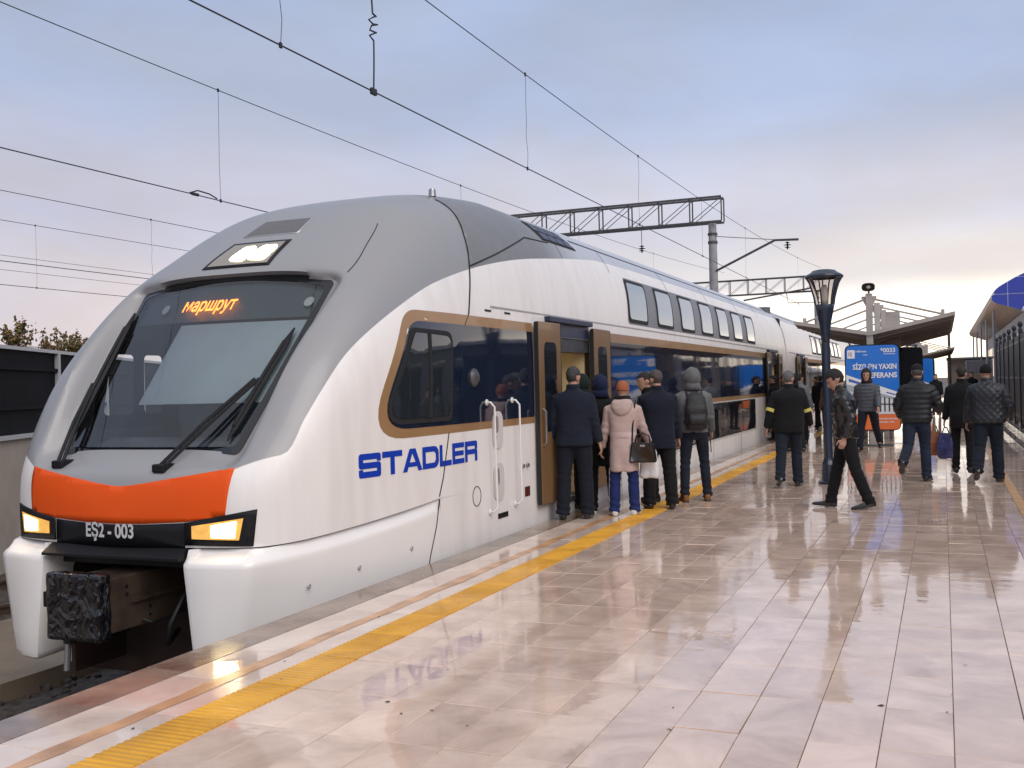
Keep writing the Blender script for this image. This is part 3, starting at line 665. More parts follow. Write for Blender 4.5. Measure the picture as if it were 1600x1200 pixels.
# far side cab windows: rubber frames round the openings
for ya, yb in ((8.0, 8.57), (8.64, 9.02)):
    oi = roundpoly([(ya+.05, 1.41), (yb-.05, 1.41), (yb-.05, 2.03), (ya+.05+(.12 if ya < 8.1 else 0), 2.03)], .06, 4); oo = roundpoly([(ya-.09, 1.27), (yb+.09, 1.27), (yb+.09, 2.17), (ya-.09, 2.17)], .06, 4); n = len(oi)
    for dx in (.03,): MB().add([(XC-Wside(a, c)+dx, a, c) for a, c in oo]+[(XC-Wside(a, c)+dx, a, c) for a, c in oi], [(i, (i+1) % n, (i+1) % n+n, i+n) for i in range(n)]).build('window_frame', INT_, car1)
# front-view patches
FRONT = lambda off=0.: (lambda w, z, d: (XC+w, Yfront(w, z)-off-d, z))
def front_patch(name, outline, m, off, parent, th=.01, step=.12, fm=None):
    us = [p[0] for p in outline]; vs = [p[1] for p in outline]
    me = orient(patch_me(outline, fm or FRONT(off), grid(min(us), max(us), step), grid(min(vs), max(vs), step), th, name), (0, -1, 0)); return link(name, me, m, parent, smooth=True)
front_patch('orange_panel', [(-1.045,1.02),(-1.0,.65),(-.67,.605),(-.3,.585),(0,.58),(.3,.585),(.67,.605),(1.0,.65),(1.045,1.02),(.5,.938),(.22,.896),(.10,.881),(0,.875),(-.10,.881),(-.22,.896),(-.5,.938)], ORANGE, .004, car1, .006, .06)
# windshield
GLS = lambda off=0.: (lambda w, z, d: (XC+w, Yglass(w, z)-off-d, z))
def inset(poly, k):
    c = (0, 1.9); r = []
    for x, z in poly: r.append((x-math.copysign(min(k, abs(x)*k/.6), x), z+(k if z < 1.9 else -k)))
    return r
wsin = inset(WSR, .055)
ws = front_patch('windshield', wsin, glass_mat('windshield_glass', (.74, .80, .83), 1.0, 1.75), .004, car1, .0, .15, GLS(.004))
me = MB(); n = len(WSR); V = [GLS(.008)(a, c, 0) for a, c in WSR]+[GLS(.008)(a, c, 0) for a, c in wsin]+[GLS(-.02)(a, c, 0) for a, c in WSR]
me.add(V, [(i, (i+1) % n, (i+1) % n+n, i+n) for i in range(n)]+[(i, i+2*n, (i+1) % n+2*n, (i+1) % n) for i in range(n)]); me.build('windshield_frame', GLOSSBLACK, ws)
bolt = MB()
# cab interior: back wall, desk, roller blind, destination display
INT = mm('cab_grey', (.16, .18, .20), .6, var=.15); cabi = car1
MB().box(XC-1.5, XC+1.5, 9.0, 9.05, .6, 2.9).build('cab_bulkhead', INT, cabi)
MB().box(XC-1.45, XC+1.45, 7.0, 9.0, .55, .6).build('cab_floor', INT, cabi)
MB().prism([(6.95,.95),(6.98,1.08),(7.45,1.22),(7.75,1.20),(7.75,.7),(7.0,.7)], XC-.95, XC+.95, 'x').build('driver_desk', INT, cabi)
MB().tube([(XC+.32,8.2,.6),(XC+.32,8.2,1.2)], .06, 8).build('seat_post', DKSTEEL, cabi)
MB().box(XC+.08, XC+.56, 8.3, 8.42, 1.15, 1.95, .05).build('driver_seat', mm('seat_cloth', (.03, .035, .05), .9), cabi)
bl = orient(patch_me([(-.36,1.52),(.90,1.52),(1.0,2.24),(-.36,2.24)], lambda w, z, d: (XC+w, Yglass(w, z)+.05, z), grid(-.36,1,.1), grid(1.52,2.24,.1)), (0, -1, 0))
link('roller_blind', bl, mm('blind_cloth', (.50, .535, .555), .9, var=.06, scale=3), cabi)
me = orient(patch_me([(-.98,2.27),(.98,2.27),(1.02,2.62),(-1.02,2.62)], lambda w, z, d: (XC+w, Yglass(w, z)+.06, z), grid(-1,1,.15), ()), (0, -1, 0)); dbox = link('destination_display', me, mm('display_grey', (.10, .125, .14), .4), cabi)
LED = mm('led_orange', (1, .25, .02), .5, emit=(1, .24, .03), estr=3.2)
me = text_me('маршрут', .175, lambda u, v: (XC-.43+u, Yglass(-.2, 2.37+v)+.035-.0, 2.375+v), .003, .78); link('display_lettering', orient(me, (0, -1, 0)), LED, dbox)
for w, z in ((-.655, 2.41), (.92, 2.41)):
    MB().add([(XC+w+.045*math.cos(k*math.pi/8), Yglass(w+.045*math.cos(k*math.pi/8), z+.045*math.sin(k*math.pi/8))+.012, z+.045*math.sin(k*math.pi/8)) for k in range(16)], [tuple(range(16))]).build('sensor_disc', mm('pale_disc', (.6, .6, .56), .5), ws)
# wipers: paired arms and blades
def wiper(p0, p1, b0, b1, name='wiper'):
    A = lambda w, z, o: Vector((XC+w, Yglass(w, z)-o, z)); mb = MB()
    for s in (-.028, .028):
        mb.tube([Vector((XC+p0[0]+s, Yglass(*p0)-.10, p0[1])), A(p0[0]+(p1[0]-p0[0])*.5+s, p0[1]+(p1[1]-p0[1])*.5, .11), A(p1[0]+s*.7, p1[1], .075)], .015, 6)
    mb.box(XC+p0[0]-.06, XC+p0[0]+.06, Yglass(*p0)-.14, Yglass(*p0)+.05, p0[1]-.04, p0[1]+.03, .015)
    w = mb.build('wiper', BLACK, car1)
    bb = MB(); k = 8
    bb.tube([A(b0[0]+(b1[0]-b0[0])*t/k, b0[1]+(b1[1]-b0[1])*t/k, .035) for t in range(k+1)], [.008]+[.028]*(k-1)+[.008], 6)
    bb.tube([A(b0[0]+(b1[0]-b0[0])*t/k, b0[1]+(b1[1]-b0[1])*t/k, .065+.02*math.sin(math.pi*t/k)) for t in range(1, k)], .015, 6)
    bb.build('blade', BLACK, w)
wiper((-.78, 1.04), (-.99, 1.72), (-.90, 1.25), (-1.05, 2.40)); wiper((.36, 1.02), (.83, 1.72), (.80, 1.22), (.93, 2.16))
# ---- head lamps
LAMP = mm('headlamp_lens', (1, .85, .5), .2, emit=(1, .80, .45), estr=14.); LAMPD = mm('headlamp_bowl', (.55, .30, .08), .2, .5, emit=(1, .52, .12), estr=.55, var=.5, scale=18)
for s in (-1, 1):
    hp = [(.67,.425),(1.205,.415),(1.235,.70),(.67,.60)]; hp = hp if s > 0 else [(-a, c) for a, c in reversed(hp)]
    hb = front_patch('headlamp', hp, BLACK, .016, car1, .05, .08)
    ip = [(.735,.475),(1.115,.465),(1.15,.635),(.735,.575)]; ip = ip if s > 0 else [(-a, c) for a, c in reversed(ip)]
    front_patch('lamp_bowl', ip, LAMPD, .021, hb, 0, .08)
    bp = [(.90,.488),(1.085,.484),(1.10,.612),(.90,.578)]; bp = bp if s > 0 else [(-a, c) for a, c in reversed(bp)]
    front_patch('lamp_lens', bp, LAMP, .026, hb, 0, .08)
# roof lamp and grille above the windshield, set on the brow
def brow(u, t): # u lateral, t: distance up the brow from Y
    return (XC+u, t, None)
def top_patch(name, outline, m, off, parent, th=.01):
    def f(w, Y, d):
        zt, z0, p, W0 = ZT(Y), Z0(Y), PY(Y), WY(Y); z = z0+(zt-z0)*(1-min(1, abs(w)/W0)**p)**(1/p); return (XC+w, Y-(off+d)*.55, z+(off+d)*.83)
    us = [p[0] for p in outline]; vs = [p[1] for p in outline]
    me = orient(patch_me(outline, f, grid(min(us), max(us), .15), grid(min(vs), max(vs), .08), th, name), (0, -.5, 1)); return link(name, me, m, parent, smooth=True)
rl = top_patch('roof_lamp', [(-.385,8.06),(.385,8.06),(.34,8.51),(-.34,8.51)], BLACK, .008, car1, .02)
top_patch('lamp_glass', [(-.345,8.09),(.345,8.09),(.30,8.47),(-.30,8.47)], mm('roof_lamp_bowl', (.20, .19, .18), .25, .5, emit=(1, .80, .55), estr=.10), .011, rl, 0)
for u0, u1 in ((-.16,.04),(.05,.285)): top_patch('lamp_lens', roundpoly([(u0,8.16),(u1,8.13),(u1-.01,8.40),(u0+.04,8.41)], .06), LAMP, .015, rl, 0)
vg = top_patch('roof_grille', [(-.33,8.64),(.33,8.64),(.29,8.98),(-.29,8.98)], mm('grille_rim', (.40, .40, .41), .4, .5), .006, car1, .01)
top_patch('grille_mesh', [(-.305,8.66),(.305,8.66),(.27,8.96),(-.27,8.96)], mm('grille_mesh', (.13, .125, .13), .6, var=.3, scale=120), .009, vg, 0)
# ---- number board, shelf, coupler, bumpers
front_patch('number_board', [(-.665,.405),(.665,.405),(.665,.598),(.3,.58),(0,.575),(-.3,.58),(-.665,.598)], BLACK, .002, car1, .01)
me = text_me('EŞ2 - 003', .155, lambda u, v: (XC-.31+u, Yfront(-.31+u, .5)-.006, .472+v), .004, .82, cu=[.1*k for k in range(1, 8)]); link('number_lettering', orient(me, (0, -1, 0)), mm('letter_grey', (.55, .55, .56), .5), car1)
MB().prism([(6.36,.315),(6.36,.335),(6.47,.40),(6.60,.40),(6.60,.30)], XC-.70, XC+.70, 'x').build('bumper_shelf', BLACK, car1)
MB().box(XC-1.2, XC+1.2, 7.35, 7.4, -.9, .4).build('underframe_wall', mm('brown_underframe', (.035, .018, .013), .7, var=.4, scale=3), car1)
MB().box(XC-.9, XC+.9, 6.62, 7.35, .22, .30).build('underframe_deck', RUBBER, car1)
for s in (-1, 1): MB().box(XC+s*.78-.02, XC+s*.78+.02, 6.75, 7.4, -.75, .3).build('cavity_cheek', mm('brown_underframe'), car1)
cp = MB().box(XC-.20, XC+.24, 6.12, 7.3, -.22, .20, .01).build('coupler_box', mm('coupler_steel', (.16, .115, .085), .28, .7, var=.35, scale=5), car1)
for y_, z_ in ((6.30,.12),(6.30,.06),(6.55,-.08),(6.55,-.15),(6.95,.1)): MB().lathe([(.012,0),(.012,.012)], n=8).build('bolt', BLACK, cp, loc=(XC+.241, y_, z_)).rotation_euler = (0, R(90), 0)
def film_mat():
    m = mat('black_film', (.006, .006, .008), .09, coat=.4); t = m.node_tree; p = t.nodes['Principled BSDF']; c = t.nodes.new('ShaderNodeTexCoord')
    w = t.nodes.new('ShaderNodeTexNoise'); w.inputs['Scale'].default_value = 4.5; w.inputs['Distortion'].default_value = 2.2; w.inputs['Detail'].default_value = 1.5; t.links.new(c.outputs['Object'], w.inputs['Vector'])
    b = t.nodes.new('ShaderNodeBump'); b.inputs['Strength'].default_value = .8; b.inputs['Distance'].default_value = .05; t.links.new(w.outputs['Fac'], b.inputs['Height']); t.links.new(b.outputs[0], p.inputs['Normal']); t.links.new(b.outputs[0], p.inputs['Coat Normal']); return m
fb = MB(); fb.box(XC-.28, XC+.26, 6.0, 6.12, -.26, .25, .02); fm_ = fb.me('f'); bm = bmesh.new(); bm.from_mesh(fm_); bmesh.ops.subdivide_edges(bm, edges=bm.edges[:], cuts=26, use_grid_fill=True); bm.to_mesh(fm_); bm.free()
disp(fm_, lambda c, n_: .006*noise.noise(Vector((c.x*7, c.y*9, c.z*7)))+.010*abs(noise.noise(Vector((c.x*14+3, c.y*9, c.z*9)))))
link('coupler_cover', fm_, film_mat(), cp, smooth=True)
MB().box(XC-.33, XC-.28, 6.02, 6.08, -.02, .10, .008).build('cover_clip', BLACK, cp)
MB().tube([(XC-.10,6.06,-.24),(XC-.10,6.06,-.29)], .05, 8).build('pipe_socket', BLACK, cp); MB().tube([(XC-.12,6.06,-.27),(XC-.12,6.04,-.50)], .024, 8).build('pipe', STEEL, cp)
HOSE = mm('hose_rubber', (.012, .012, .013), .5)
for x_, zz in ((-.42, -.30), (.45, -.28)): MB().tube([(XC+x_, 7.0, .1), (XC+x_, 6.72, -.02), (XC+x_*.95, 6.58, zz*.8), (XC+x_*.8, 6.62, zz-.12), (XC+x_*.6, 6.85, zz-.06)], .022, 8).build('brake_hose', HOSE, cp, smooth=True)
MB().box(XC+.245, XC+.262, 6.35, 7.1, -.02, .015).build('coupler_rib', mm('coupler_steel'), cp); MB().tube([(XC+.26, 6.45, -.17), (XC+.30, 6.5, -.20), (XC+.30, 6.8, -.19), (XC+.26, 6.9, -.14)], .010, 6).build('cable', HOSE, cp)
def bumper(s):
    # plan: half width, Y, outward normal, top depth, taper of the half width from top to foot
    plan = [(.84,7.3,-1,0,.02,.04),(.75,6.75,-1,-.1,.02,.06),(.70,6.44,-1,-.5,.03,.09),(.72,6.395,-.6,-.8,.10,.09),(.77,6.378,-.08,-1,.16,.08),(1.0,6.41,.1,-1,.17,0),(1.20,6.45,.16,-1,.15,-.10),(1.265,6.475,.5,-.87,.11,-.13),(1.30,6.53,.9,-.45,.08,-.13),
            (1.355,6.65,.93,-.37,.06,-.11),(1.44,6.84,.94,-.34,.052,-.08),(1.535,7.1,.955,-.29,.052,-.05),(1.61,7.45,.972,-.22,.052,-.03),(1.668,7.85,.985,-.15,.052,-.02),(1.718,8.32,.995,-.08,.052,-.01),(1.7385,8.74,1,-.03,.03,0),(1.7385,8.86,1,0,.01,0)]
    zrel = [(1, 0), (.55, -.055), (.18, -.082), (.03, -.105), (0, -.135)]; V = []; F = []
    for w, Y, nx, ny, dep, tp in plan:
        l = math.hypot(nx, ny); nx /= l; ny /= l; zs = .395+max(0, min(1, (Y-6.62)/2.15))*.152
        prof_ = [(dep*a, zs+b_) for a, b_ in zrel]+[(0, .1), (0, -.12), (0, -.33), (.004, -.50), (.018, -.545), (.05, -.565), (.12, -.57)]
        for d, z in prof_:
            t = max(0, min(1, (.28-z)/.8)); ww = w+tp*t; V.append((XC+s*(ww-nx*d), Y-ny*d, z))
        n = len(prof_)
    for k in range(len(plan)-1):
        for i in range(n-1): F.append((k*n+i, (k+1)*n+i, (k+1)*n+i+1, k*n+i+1))
    F.append(tuple(k*n for k in range(len(plan)))); F.append(tuple(k*n+n-1 for k in range(len(plan))))
    b = MB().add(V, F); return autosmooth(b.build('bumper_skirt', WHITE, car1), 38)
for s in (-1, 1):
    bo = bumper(s)
    for Y, z in ((6.95, .06), (7.5, .12), (8.25, .17)):
        w = {6.95: 1.49, 7.5: 1.62, 8.25: 1.716}[Y]
        k = MB().lathe([(.021,0),(.019,.006),(.009,.007),(.007,.003)], n=12).build('bolt_cap', mm('pale_bolt', (.55, .55, .55), .35, .5), bo, smooth=True, loc=(XC+s*w, Y, z)); k.rotation_euler = (0, R(90*s), 0)
# black liner behind the panel gaps
MB().box(XC-1.2, XC+1.2, 6.75, 10, .33, .42).build('gap_liner', RUBBER, car1)
# body side below the seam, from the skirt to the first car section
low_ = MB(); ysk = [8.79+.1*k for k in range(28)]+[YB]; zk = [-.75,-.6,-.4,-.2,0,.2,.4,.5545]
low_.add([(XC+Wb(z)+(0 if z > -.3 else 0), y, z) for y in ysk for z in zk], [(j*len(zk)+i, (j+1)*len(zk)+i, (j+1)*len(zk)+i+1, j*len(zk)+i+1) for j in range(len(ysk)-1) for i in range(len(zk)-1)])
lm_ = low_.me('lower_side'); orient(lm_, (1, 0, 0)); set_livery(lm_); link('lower_side', lm_, PAINT, car1, smooth=True)
low2 = MB(); low2.add([(2*XC-x, y, z) for x, y, z in low_.v], low_.f); link('lower_side', orient(low2.me('l'), (-1, 0, 0)), WHITE, car1, smooth=True)
# panel seams as thin recessed-looking gaskets lying on the surface
def surf(Y, z, o=.001): return Vector((XC+Wside(Y, z)+o, Y, z))
def seam(pts, r=.006, n=10):
    P = []
    for a, c in zip(pts, pts[1:]):
        for k in range(n): t = k/n; P.append(surf(a[0]+(c[0]-a[0])*t, a[1]+(c[1]-a[1])*t))
    P.append(surf(*pts[-1])); return MB().tube(P, r, 6).build('panel_seam', RUBBER, car1)
seam([(10.31,3.69),(10.15,3.45),(9.99,3.22),(9.88,3.0),(9.79,2.83),(9.66,2.55),(9.57,2.34)], .010)
seam([(9.57,2.34),(9.46,2.23),(9.05,1.25)], .006); seam([(9.02,1.17),(8.88,.75),(8.79,.575)], .007); MB().tube([(XC+1.741, 8.775, .55), (XC+1.738, 8.70, .30), (XC+1.731, 8.58, .05), (XC+1.725, 8.46, -.25), (XC+1.722, 8.40, -.5)], .006, 6).build('panel_seam', RUBBER, car1)
seam([(9.80,2.86),(10.6,3.08),(11.72,3.41),(12.6,3.45)], .009); seam([(8.09,2.67),(8.35,2.84),(8.62,3.02),(8.95,3.24)], .005)
# roof intake grille
def roofpt(Y, z, o): return Vector((XC+Wf(Y, z)+o*.75, Y, z+o*.65))
og = [(12.45,3.47),(13.75,3.47),(13.45,3.70),(12.25,3.70)]
gr_ = link('roof_intake', orient(patch_me(og, lambda Y, z, d: roofpt(Y, z, .01+d)[:], (), [3.5,3.55,3.6,3.65], .02), (1, 0, 1)), RUBBER, car1)
for k in range(4):
    for j in range(2):
        y0_ = 12.50-.13*j+k*.30; o = [(y0_, 3.49+.1*j), (y0_+.26, 3.49+.1*j), (y0_+.22, 3.575+.1*j), (y0_-.04, 3.575+.1*j)]
        link('louvre', orient(patch_me(o, lambda Y, z, d: roofpt(Y, z, .016+d)[:], (), (), .004), (1, 0, 1)), mm('louvre_mesh', (.09, .10, .14), .4, .5), gr_)
MB().lathe([(.045,0),(.04,.07),(.03,.09)], n=10).build('roof_aerial', STEEL, car1, loc=(XC+.85, 10.55, 3.78))
# ---- STADLER lettering
SW = .255
def rect(a, b_, c, d): return [(a, b_), (c, b_), (c, d), (a, d)]
def bar(x0, z0, x1, z1, cut=()):     # block with chamfered corners: 0 bl, 1 br, 2 tr, 3 tl
    k = .11; P = []
    for i, (p, d0, d1) in enumerate((((x0,z0),(0,1),(1,0)),((x1,z0),(-1,0),(0,1)),((x1,z1),(0,-1),(-1,0)),((x0,z1),(1,0),(0,-1)))):
        if i in cut: P += [(p[0]+d0[0]*k, p[1]+d0[1]*k), (p[0]+(d0[0]+d1[0])*k*.32, p[1]+(d0[1]+d1[1])*k*.32), (p[0]+d1[0]*k, p[1]+d1[1]*k)]
        else: P.append(p)
    return P
LET = {'S': [bar(0,.745,1.32,1,(2,3)), bar(0,.6275,SW,.745), bar(1.07,.66,1.32,.745), bar(0,.3725,1.32,.6275,(0,2)), bar(1.065,.255,1.32,.3725), bar(0,.255,.25,.34), bar(0,0,1.32,.255,(0,1))],
       'T': [bar(0,.745,1.32,1), bar(.52,0,.80,.745)],
       'A': [[(0,0),(.30,0),(.40,.2),(.50,.4),(.70,.80),(.78,1),(.50,1)], [(.40,.2),(1.04,.2),(.94,.4),(.50,.4)], [(1.44,0),(.94,1),(.78,1),(.70,.80),(.94,.4),(1.04,.2),(1.14,0)]],
       'D': [bar(0,0,SW,1), bar(SW,.755,.95,1), [(.95,1),(.95,.755),(1.09,.64),(1.34,.72),(1.30,.82),(1.16,.96)], [(1.09,.64),(1.09,.36),(1.34,.28),(1.34,.72)], [(1.09,.36),(.95,.245),(.95,0),(1.16,.04),(1.30,.18),(1.34,.28)], bar(SW,0,.95,.245)],
       'L': [bar(0,0,SW,1), bar(SW,0,1.08,.25)],
       'E': [bar(0,0,SW,1), bar(SW,.76,1.16,1), bar(SW,.385,1.10,.615), bar(SW,0,1.16,.24)],
       'R': [bar(0,0,SW,1), bar(SW,.755,1.30,1,(2,)), bar(1.045,.60,1.30,.755), bar(SW,.355,1.30,.60,(2,)), bar(1.04,0,1.295,.355)]}
mb = MB(); u = 0; hgt = .205; tot = 9.35; wid = 2.10
for ch in 'STADLER':
    wl = max(p[0] for poly in LET[ch] for p in poly)
    for poly in LET[ch]:
        us = [u+p[0] for p in poly]; me = patch_me([(7.545+(u+p[0])/tot*wid, .855+p[1]*hgt) for p in poly], SIDE(.004), grid(7.545+min(us)/tot*wid, 7.545+max(us)/tot*wid, .12)); mb.add([v.co[:] for v in me.vertices], [list(p.vertices) for p in me.polygons]); bpy.data.meshes.remove(me)
    u += wl+(.03 if ch in 'TA' else .09)
link('lettering', orient(me_from('lettering', mb.v, mb.f), (1, 0, 0)), mm('logo_blue', (.004, .040, .40), .5, spec=.2), car1)
# ---- handrails, step recesses, sockets beside the door
HR = mm('white_rail', (.74, .73, .72), .3, coat=.4)
for y, za, zb in ((9.93, .29, 1.44), (10.62, .30, 1.45)):
    x = XC+1.74; MB().tube([(x, y-.02, zb), (x+.05, y-.02, zb), (x+.085, y, zb-.05), (x+.085, y+.01, (za+zb)/2), (x+.085, y+.03, za+.05), (x+.05, y+.01, za), (x, y+.01, za)], .0115, 8).build('handrail', HR, car1, smooth=True)
    for z in (za, zb): MB().lathe([(.035,0),(.03,.012)], n=12).build('rail_foot', HR, car1, loc=(x+.006, y-.02 if z == zb else y+.01, z)).rotation_euler = (0, R(90), 0)
for zc in (1.14, .585):
    o = roundpoly([(10.05, zc-.20), (10.32, zc-.20), (10.32, zc+.20), (10.05, zc+.20)], .12, 6); st = side_patch('step_recess', o, mm('recess_shade_white', (.60, .57, .55), .5), .011, car1, .006)  # flat patches; the shading of the recess is put into their colours
    side_patch('foothold', roundpoly([(10.09, zc-.03), (10.19, zc-.03), (10.19, zc+.15), (10.09, zc+.15)], .05), mm('recess_shade_grey', (.22, .20, .19), .6), .014, st, .004)
    side_patch('drain_hole', roundpoly([(10.09, zc-.10), (10.13, zc-.10), (10.13, zc-.06), (10.09, zc-.06)], .015), BLACK, .016, st, .004)
side_patch('step_slot', [(10.15,.19),(10.42,.19),(10.42,.245),(10.15,.245)], BLACK, .006, car1)
side_patch('emergency_handle', [(10.93,.345),(11.08,.345),(11.08,.455),(10.93,.455)], mm('red_brown', (.09, .012, .008), .5), .006, car1)
for y, z in ((10.86,.70),(11.0,.70)): MB().lathe([(.028,0),(.024,.03)], n=10).build('socket', STEEL, car1, loc=(XC+1.741, y, z)).rotation_euler = (0, R(90), 0)
ring = [(9.62+.10*math.cos(k*math.pi/12), .49+.10*math.sin(k*math.pi/12)) for k in range(25)]
MB().tube([surf(a, c, .002) for a, c in ring], .004, 5).build('fuel_cap_ring', RUBBER, car1)
MB().lathe([(.10,0),(.09,.02),(.05,.05),(.02,.055)], n=16).build('side_lamp', DKSTEEL, car1, smooth=True, loc=(XC+1.745, 9.60, 1.70)).rotation_euler = (0, R(90), 0)

for y, z in ((9.98, 2.40), (10.5, 2.40)): side_patch('latch_slot', [(y, z), (y+.16, z), (y+.16, z+.022), (y, z+.022)], BLACK, .004, car1)
for y in (14.75, 18.2, 21.4, 24.6, 27.4): MB().tube([(XC+Wb(z)+.0005, y, z) for z in (-.4, 0, .36)], .004, 5).build('panel_seam', RUBBER, car1)
for y in (12.9, 15.0, 18.5, 22, 25.5, 28.5): MB().tube([(XC+Wb(z)+.0005, y, z) for z in (2.48, 2.50)]+[(XC+Wb(z)+.0005, y+.0, z) for z in (3.30, 3.42)] if False else [(XC+Wb(z)+.0005, y, z) for z in (3.28, 3.36, 3.43, 3.5, 3.56, 3.6)], .004, 5).build('panel_seam', RUBBER, car1)
# ---- the cars behind
car2 = empty('train_car', (0, 32.8, 0), 0, 'second double-deck car, coupled behind the cab car', 'train car', 'cars of the train')
car3 = empty('train_car', (0, 59.3, 0), 0, 'third double-deck car, far down the platform', 'train car', 'cars of the train')
def far_car(root, y0):
    before = set(bpy.data.objects)
    standard_car(root, y0, y0+26.1, [(y0+2.5, y0+3.9), (y0+22.4, y0+23.8)], y0+7.0, 7, (y0+7.0, y0+18), False)
    root.location = (0, 0, 0)
far_car(car2, 32.8); far_car(car3, 59.3)

# ================================================================ OVERHEAD LINE
def overhead(X, zc, zm, y0, y1, label, drops, catsag=None, rc=.009, coil=None, fit=None):
    rt = empty('overhead_line', (X, 0, 0), 0, label, 'overhead line', 'overhead lines')
    zmf = catsag or (lambda y: zm)
    ys = [y0+(y1-y0)*k/60 for k in range(61)]
    MB().tube([(0, y, zc) for y in ys], rc, 5).build('contact_wire', WIRE, rt); MB().tube([(0, y, zmf(y)) for y in ys], rc*.85, 5).build('messenger_wire', WIRE, rt)
    for y in drops:
        q = random.Random(int(y*100)); zt = zmf(y); pts = [(q.uniform(-.012, .012)*(0 < k < 6), y+q.uniform(-.02, .02)*(0 < k < 6), zt+(zc-zt)*k/6) for k in range(7)]
        d = MB().tube(pts, .0035, 4); d.build('dropper', WIRE, rt)
        for z in (zt, zc): MB().box(-.012, .012, y-.02, y+.02, z-.03, z+.03, .006).build('clamp', WIRE, rt)
    return rt
cat1 = lambda y: 6.66+.00072*(y-20)**2
ol = overhead(XC, 5.14, 6.7, 4, 60, 'overhead wires running directly above the white train', [8.89, 15.7, 22.46, 29, 36, 50], cat1)
# looped jumper cable from messenger to contact wire
pts = []
for k in range(60):
    t = k/59; z = cat1(10.75)*(1-t)+5.14*t; a = 0; r = 0
    if .42 < t < .60: a = (t-.42)/.18*6*math.pi; r = .05
    pts.append((r*math.sin(a), 10.70-.0+.06*math.sin(t*3.1)+r*math.cos(a)*1.1+t*.06, z))
MB().tube(pts, .011, 6).build('jumper_cable', WIRE, ol); MB().box(-.02, .02, 10.70, 10.82, 5.10, 5.18, .01).build('clamp', WIRE, ol)
cat2 = lambda y: 6.86+.0006*(y-19)**2
ol2 = overhead(-11.5, 4.95, 6.87, 6, 60, 'overhead wires over the next track, left of the train', [14.7, 24.5, 34, 44], cat2)
MB().box(-.02, .02, 13.95, 14.12, 4.93, 4.98, .01).build('splice', WIRE, ol2); MB().tube([(0,13.9,4.96),(0,14.1,5.03),(0,14.4,5.02),(0,14.6,4.97)], .012, 5).build('splice_loop', WIRE, ol2)
overhead(-22, 5.12, 6.92, 10, 70, 'third set of overhead wires, low at the left picture edge', [24.8, 36], None, .011)
overhead(-27, 5.18, 7.2, 14, 80, 'fourth and lowest set of overhead wires at the left', [25.1, 38], None, .011)
# plain feeder wires far left
for k, (z, x) in enumerate(((8.6, -42), (8.2, -44), (5.3, -60))):
    setp(MB().tube([(x, y, z) for y in (10, 60, 140)], .011 if k < 2 else .03, 5).build('feeder_wire', WIRE), ('upper thin feeder wire behind the overhead lines at the left', 'lower thin feeder wire behind the overhead lines at the left', 'thick cable crossing in front of the trees at the far left')[k], 'wire')

# ---- gantries
GANM = mm('gantry_steel', (.085, .085, .09), .6, .5, var=.2); CONP = mm('mast_concrete', (.30, .30, .31), .8, var=.15, scale=4)
def gantry(y, xr, xl, zb, zt, label, arm=True, post=True):
    g_ = empty('gantry', (0, y, 0), 0, label, 'gantry', 'gantries over the tracks')
    w = .28
    for zz in (zb, zt):
        for dy in (-w, w): MB().box(xl, xr, dy-.04, dy+.04, zz-.04, zz+.04).build('chord', GANM, g_)
    n = int((xr-xl)/1.3); st = (xr-xl)/n
    for dy in (-w, w):
        for k in range(n+1):
            x = xr-st*k; MB().box(x-.025, x+.025, dy-.025, dy+.025, zb+.04, zt-.04).build('upright', GANM, g_)
            if k < n: MB().tube([(x-.03, dy, zt-.04), (x-st+.03, dy, zb+.04)], .02, 4).build('brace', GANM, g_)
    if post:
        MB().lathe([(.24,-1.5),(.17,zb-.25),(.17,zb-.05)], (xr-.45, 0, 0), 14).build('mast', CONP, g_, smooth=True)
        for z in (zb-.55, zb-.9): MB().lathe([(.21,0),(.21,.1)], (xr-.45, 0, z), 12).build('mast_band', GANM, g_)
    if arm:
        MB().tube([(xr-.4, -.1, 6.25), (-6.3, -.1, 7.40), (-5.35, -.1, 7.36)], .05, 6).build('cantilever', GANM, g_)
        MB().tube([(xr-.4, -.1, zb-.6), (-6.3, -.1, 7.42)], .015, 5).build('stay', GANM, g_)
        MB().lathe([(.03,0),(.03,.06),(.13,.08),(.03,.12),(.03,.16),(.16,.18),(.03,.22),(.03,.26),(.10,.28),(.03,.32)], (-5.8, -.1, 6.98), 12).build('insulator', BLACK, g_)
    return g_
g1 = gantry(44, -8.45, -34, 8.36, 9.40, 'nearer steel lattice gantry on a concrete mast behind the train')
MB().lathe([(.03,0),(.03,.06),(.14,.08),(.03,.12),(.03,.16),(.17,.18),(.03,.22),(.03,.26),(.12,.28),(.03,.32)], (-12.0, 0, 7.3), 12).build('insulator', BLACK, g1); MB().tube([(-12,0,7.6),(-12,0,8.3)], .015, 5).build('hanger', WIRE, g1)
g2 = gantry(78, -7.9, -40, 8.0, 9.1, 'farther steel lattice gantry seen behind the street lamp', arm=False)
MB().tube([(-13.5,-.5,7.55),(-8.6,-.5,8.2)], .06, 6).build('cantilever', GANM, g2); MB().tube([(-10.4,-.5,7.9),(-10.3,-.5,7.2),(-8.2,-.5,7.15),(-7.6,-.5,6.9)], .03, 5).build('steady_arm', GANM, g2)

